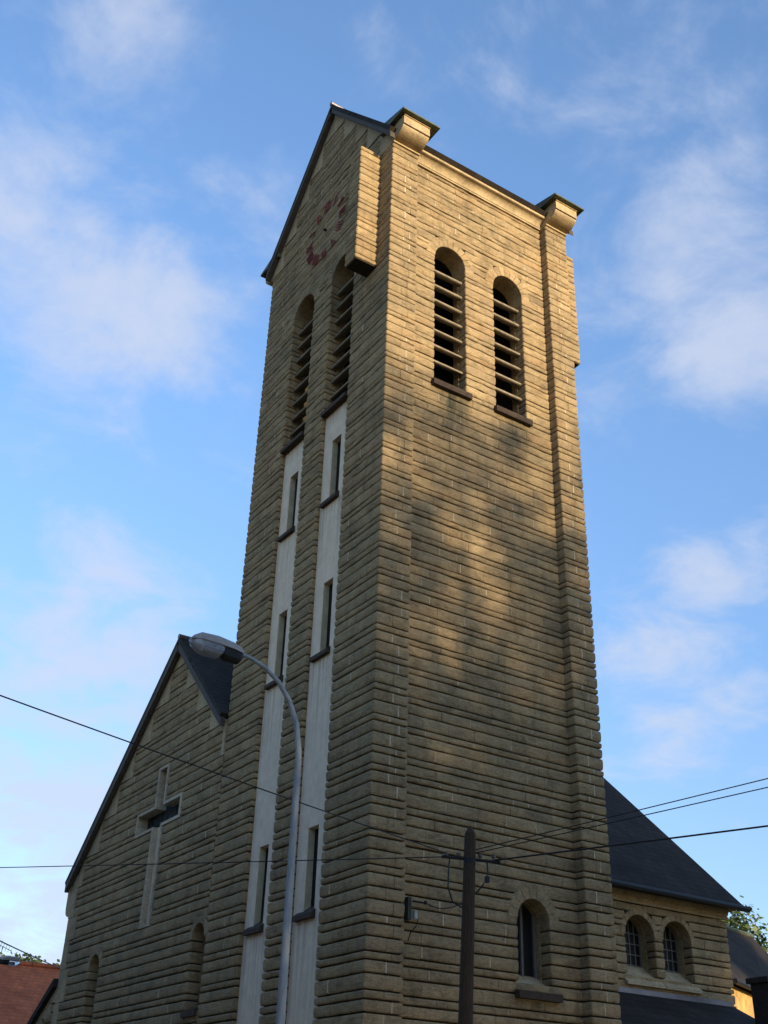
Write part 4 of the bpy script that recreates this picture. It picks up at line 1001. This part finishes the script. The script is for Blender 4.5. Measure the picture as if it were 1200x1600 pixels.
# evening shade on the tower comes from tall trees across the side street (outside the picture)
D = 27.0
def sunline(x, z, d=D): return (x+to_sun.x/(-to_sun.y)*d, REC-d, z+to_sun.z/(-to_sun.y)*d)
cl = []
for (x, z, rx, rz_, n) in [(2.5, 2.5, 3.6, 3.0, 5200), (-.5, 4.0, 2.6, 2.4, 4200), (5.0, 4.0, 2.6, 2.4, 4200), (2.2, 6.8, 3.0, 1.9, 5200), (5.3, 7.6, 2.2, 1.9, 3600), (-.8, 7.8, 1.8, 1.7, 3000)]:
    p_ = sunline(x, z, D+rnd.uniform(-2, 2)); cl.append((*p_, rx, rx, rz_, n))
def ell(x, z, cx, cz_, rx, rz_, sl=0.0):
    dx = x-cx-sl*(z-cz_); d_ = math.hypot(dx/rx, (z-cz_)/rz_); return max(0.0, min(1.0, 1.6*(1.15-d_)))
def shade_density(x, z):                 # leaf density of the crown, shaped to cast chosen shade and light patches
    if z > 17.6: return 0.0
    v = 1.25*min(1, (17.6-z)/1.6)
    if z < 13.9: v = 2.4
    if z < 10.2: v = 3.6
    v = max(v, 1.4*ell(x, z, .3, 16.2, .9, .75))
    for (cx, cz_, rx, rz_, sl, k_) in ((.3, 14.6, .8, .75, 0, .85), (3.05, 12.6, .8, 1.5, -.25, .80), (1.45, 10.8, .5, .8, .1, .72), (2.2, 13.3, .6, .5, 0, .7), (5.1, 15.5, .75, 1.6, .1, .85), (1.2, 17.0, .5, .6, 0, .7),
                                       (4.75, 8.7, .2, .25, 0, .75), (3.0, 9.7, .3, .25, 0, .6), (.9, 9.4, .3, .2, 0, .5)):
        v *= 1-k_*ell(x, z, cx, cz_, rx, rz_, sl)
    return v
sprigs = []
while len(sprigs) < 3300:
    x, z = rnd.uniform(-3.5, 8.5), rnd.uniform(8.6, 18)
    if x < -.8 or x > 6.6: dv = 1.6 if z < 15 else .5
    else: dv = shade_density(x, z)
    if rnd.random() < dv/3.6: sprigs.append((x, z))
leaves = []
for (x, z) in sprigs:
    dd_ = D+rnd.uniform(-2.5, 2.5)
    for q in range(10):
        p_ = sunline(x+rnd.gauss(0, .22), z+rnd.gauss(0, .20), dd_+rnd.gauss(0, .25)); leaves.append((*p_, .112*rnd.uniform(.7, 1.25)))
for (x, z) in [(.3, 15.6), (2.3, 15.0), (3.7, 14.4), (1.3, 13.4), (4.8, 11.8), (.4, 11.6), (2.9, 9.6), (5.6, 11), (-1.4, 12)]:
    cl.append((*sunline(x, z), .6, .6, .5, 40, .14))
b_ = sunline(2.4, 0); tree((b_[0], b_[1], 0), 17, cl, 'tall spreading tree across the side street shading the tower', 'leaf_green', .26, 21, tr=.5, group='shade trees', extra=leaves)
cl = [(*sunline(x, z, 30), rx, rx, rz_, n) for (x, z, rx, rz_, n) in [(9.5, 2.5, 3.2, 3.2, 4200), (12.2, 4.2, 2.6, 2.6, 3000), (9.0, 6.2, 2.4, 2.2, 3000), (13.2, 1.5, 2.8, 2.6, 3000), (11, 8.5, 2.4, 2.0, 3000), (8.2, 10.0, 1.9, 1.8, 2400), (12.6, 10.5, 2.2, 2.2, 3000), (8.6, 12.8, 1.7, 1.8, 2200), (11.5, 13.2, 2.2, 2.0, 2600), (14.6, 8.2, 1.5, 2.0, 1800), (15, 11.5, 1.6, 1.8, 1600), (10, 15, 1.8, 1.4, 1800)]]
b_ = sunline(11, 0, 30); tree((b_[0], b_[1], 0), 15, cl, 'broad tree across the side street right of the tall one', 'leaf_green', .28, 22, tr=.42, group='shade trees')
cl = [(*sunline(x, z, 28), rx, rx, rz_, n) for (x, z, rx, rz_, n) in [(-6.5, 2.5, 3.2, 3.2, 4200), (-9.2, 4.2, 2.6, 2.6, 3000), (-6, 6.6, 2.6, 2.2, 3000), (-7.5, 9.5, 2.2, 2, 2200)]]
b_ = sunline(-7, 0, 28); tree((b_[0], b_[1], 0), 13, cl, 'broad tree across the side street left of the tall one', 'leaf_green', .28, 23, tr=.42, group='shade trees')

for i, (x, y, h) in enumerate([(-16.0, -8.5, 12.5), (-16.3, 1.5, 13.5), (-15.8, 11.5, 12.0), (-16.2, 22.0, 13.0)]):  # unseen trees added to block low sky and darken the foot of the walls
    cl = [(x, y, h*.62, 3.2, 3.2, 2.6, 2600), (x+1.2, y+1.6, h*.82, 2.2, 2.2, 1.8, 1600), (x-1, y-1.8, h*.78, 2.2, 2.2, 1.8, 1600), (x, y, h*.95, 1.6, 1.6, 1.3, 900)]
    tree((x, y, .004), h, cl, ['street tree across the road beside the photographer', 'tallest street tree across the road opposite the tower', 'street tree across the road opposite the nave front', 'street tree across the road farthest up the street'][i], 'leaf_dark', .24, 40+i, name='street_tree', group='street trees', tr=.26)

cl = [(*sunline(x, z, 31), rx, rx, rz_, n) for (x, z, rx, rz_, n) in [(19.5, 10.4, 2.2, 1.5, 2600), (22.5, 10.6, 2.4, 1.9, 2600), (17.0, 10.2, 1.6, 1.6, 1800), (24.5, 8.0, 2.2, 2.2, 2200), (20.5, 12.2, 2.0, 1.4, 1500)]]  # unseen tree added to shade the choir roof, crown kept off its wall
b_ = sunline(21.5, 0, 31); tree((b_[0], b_[1], 0), 13, cl, 'high-crowned tree across the side street at its far right end', 'leaf_green', .28, 24, tr=.36, group='shade trees')
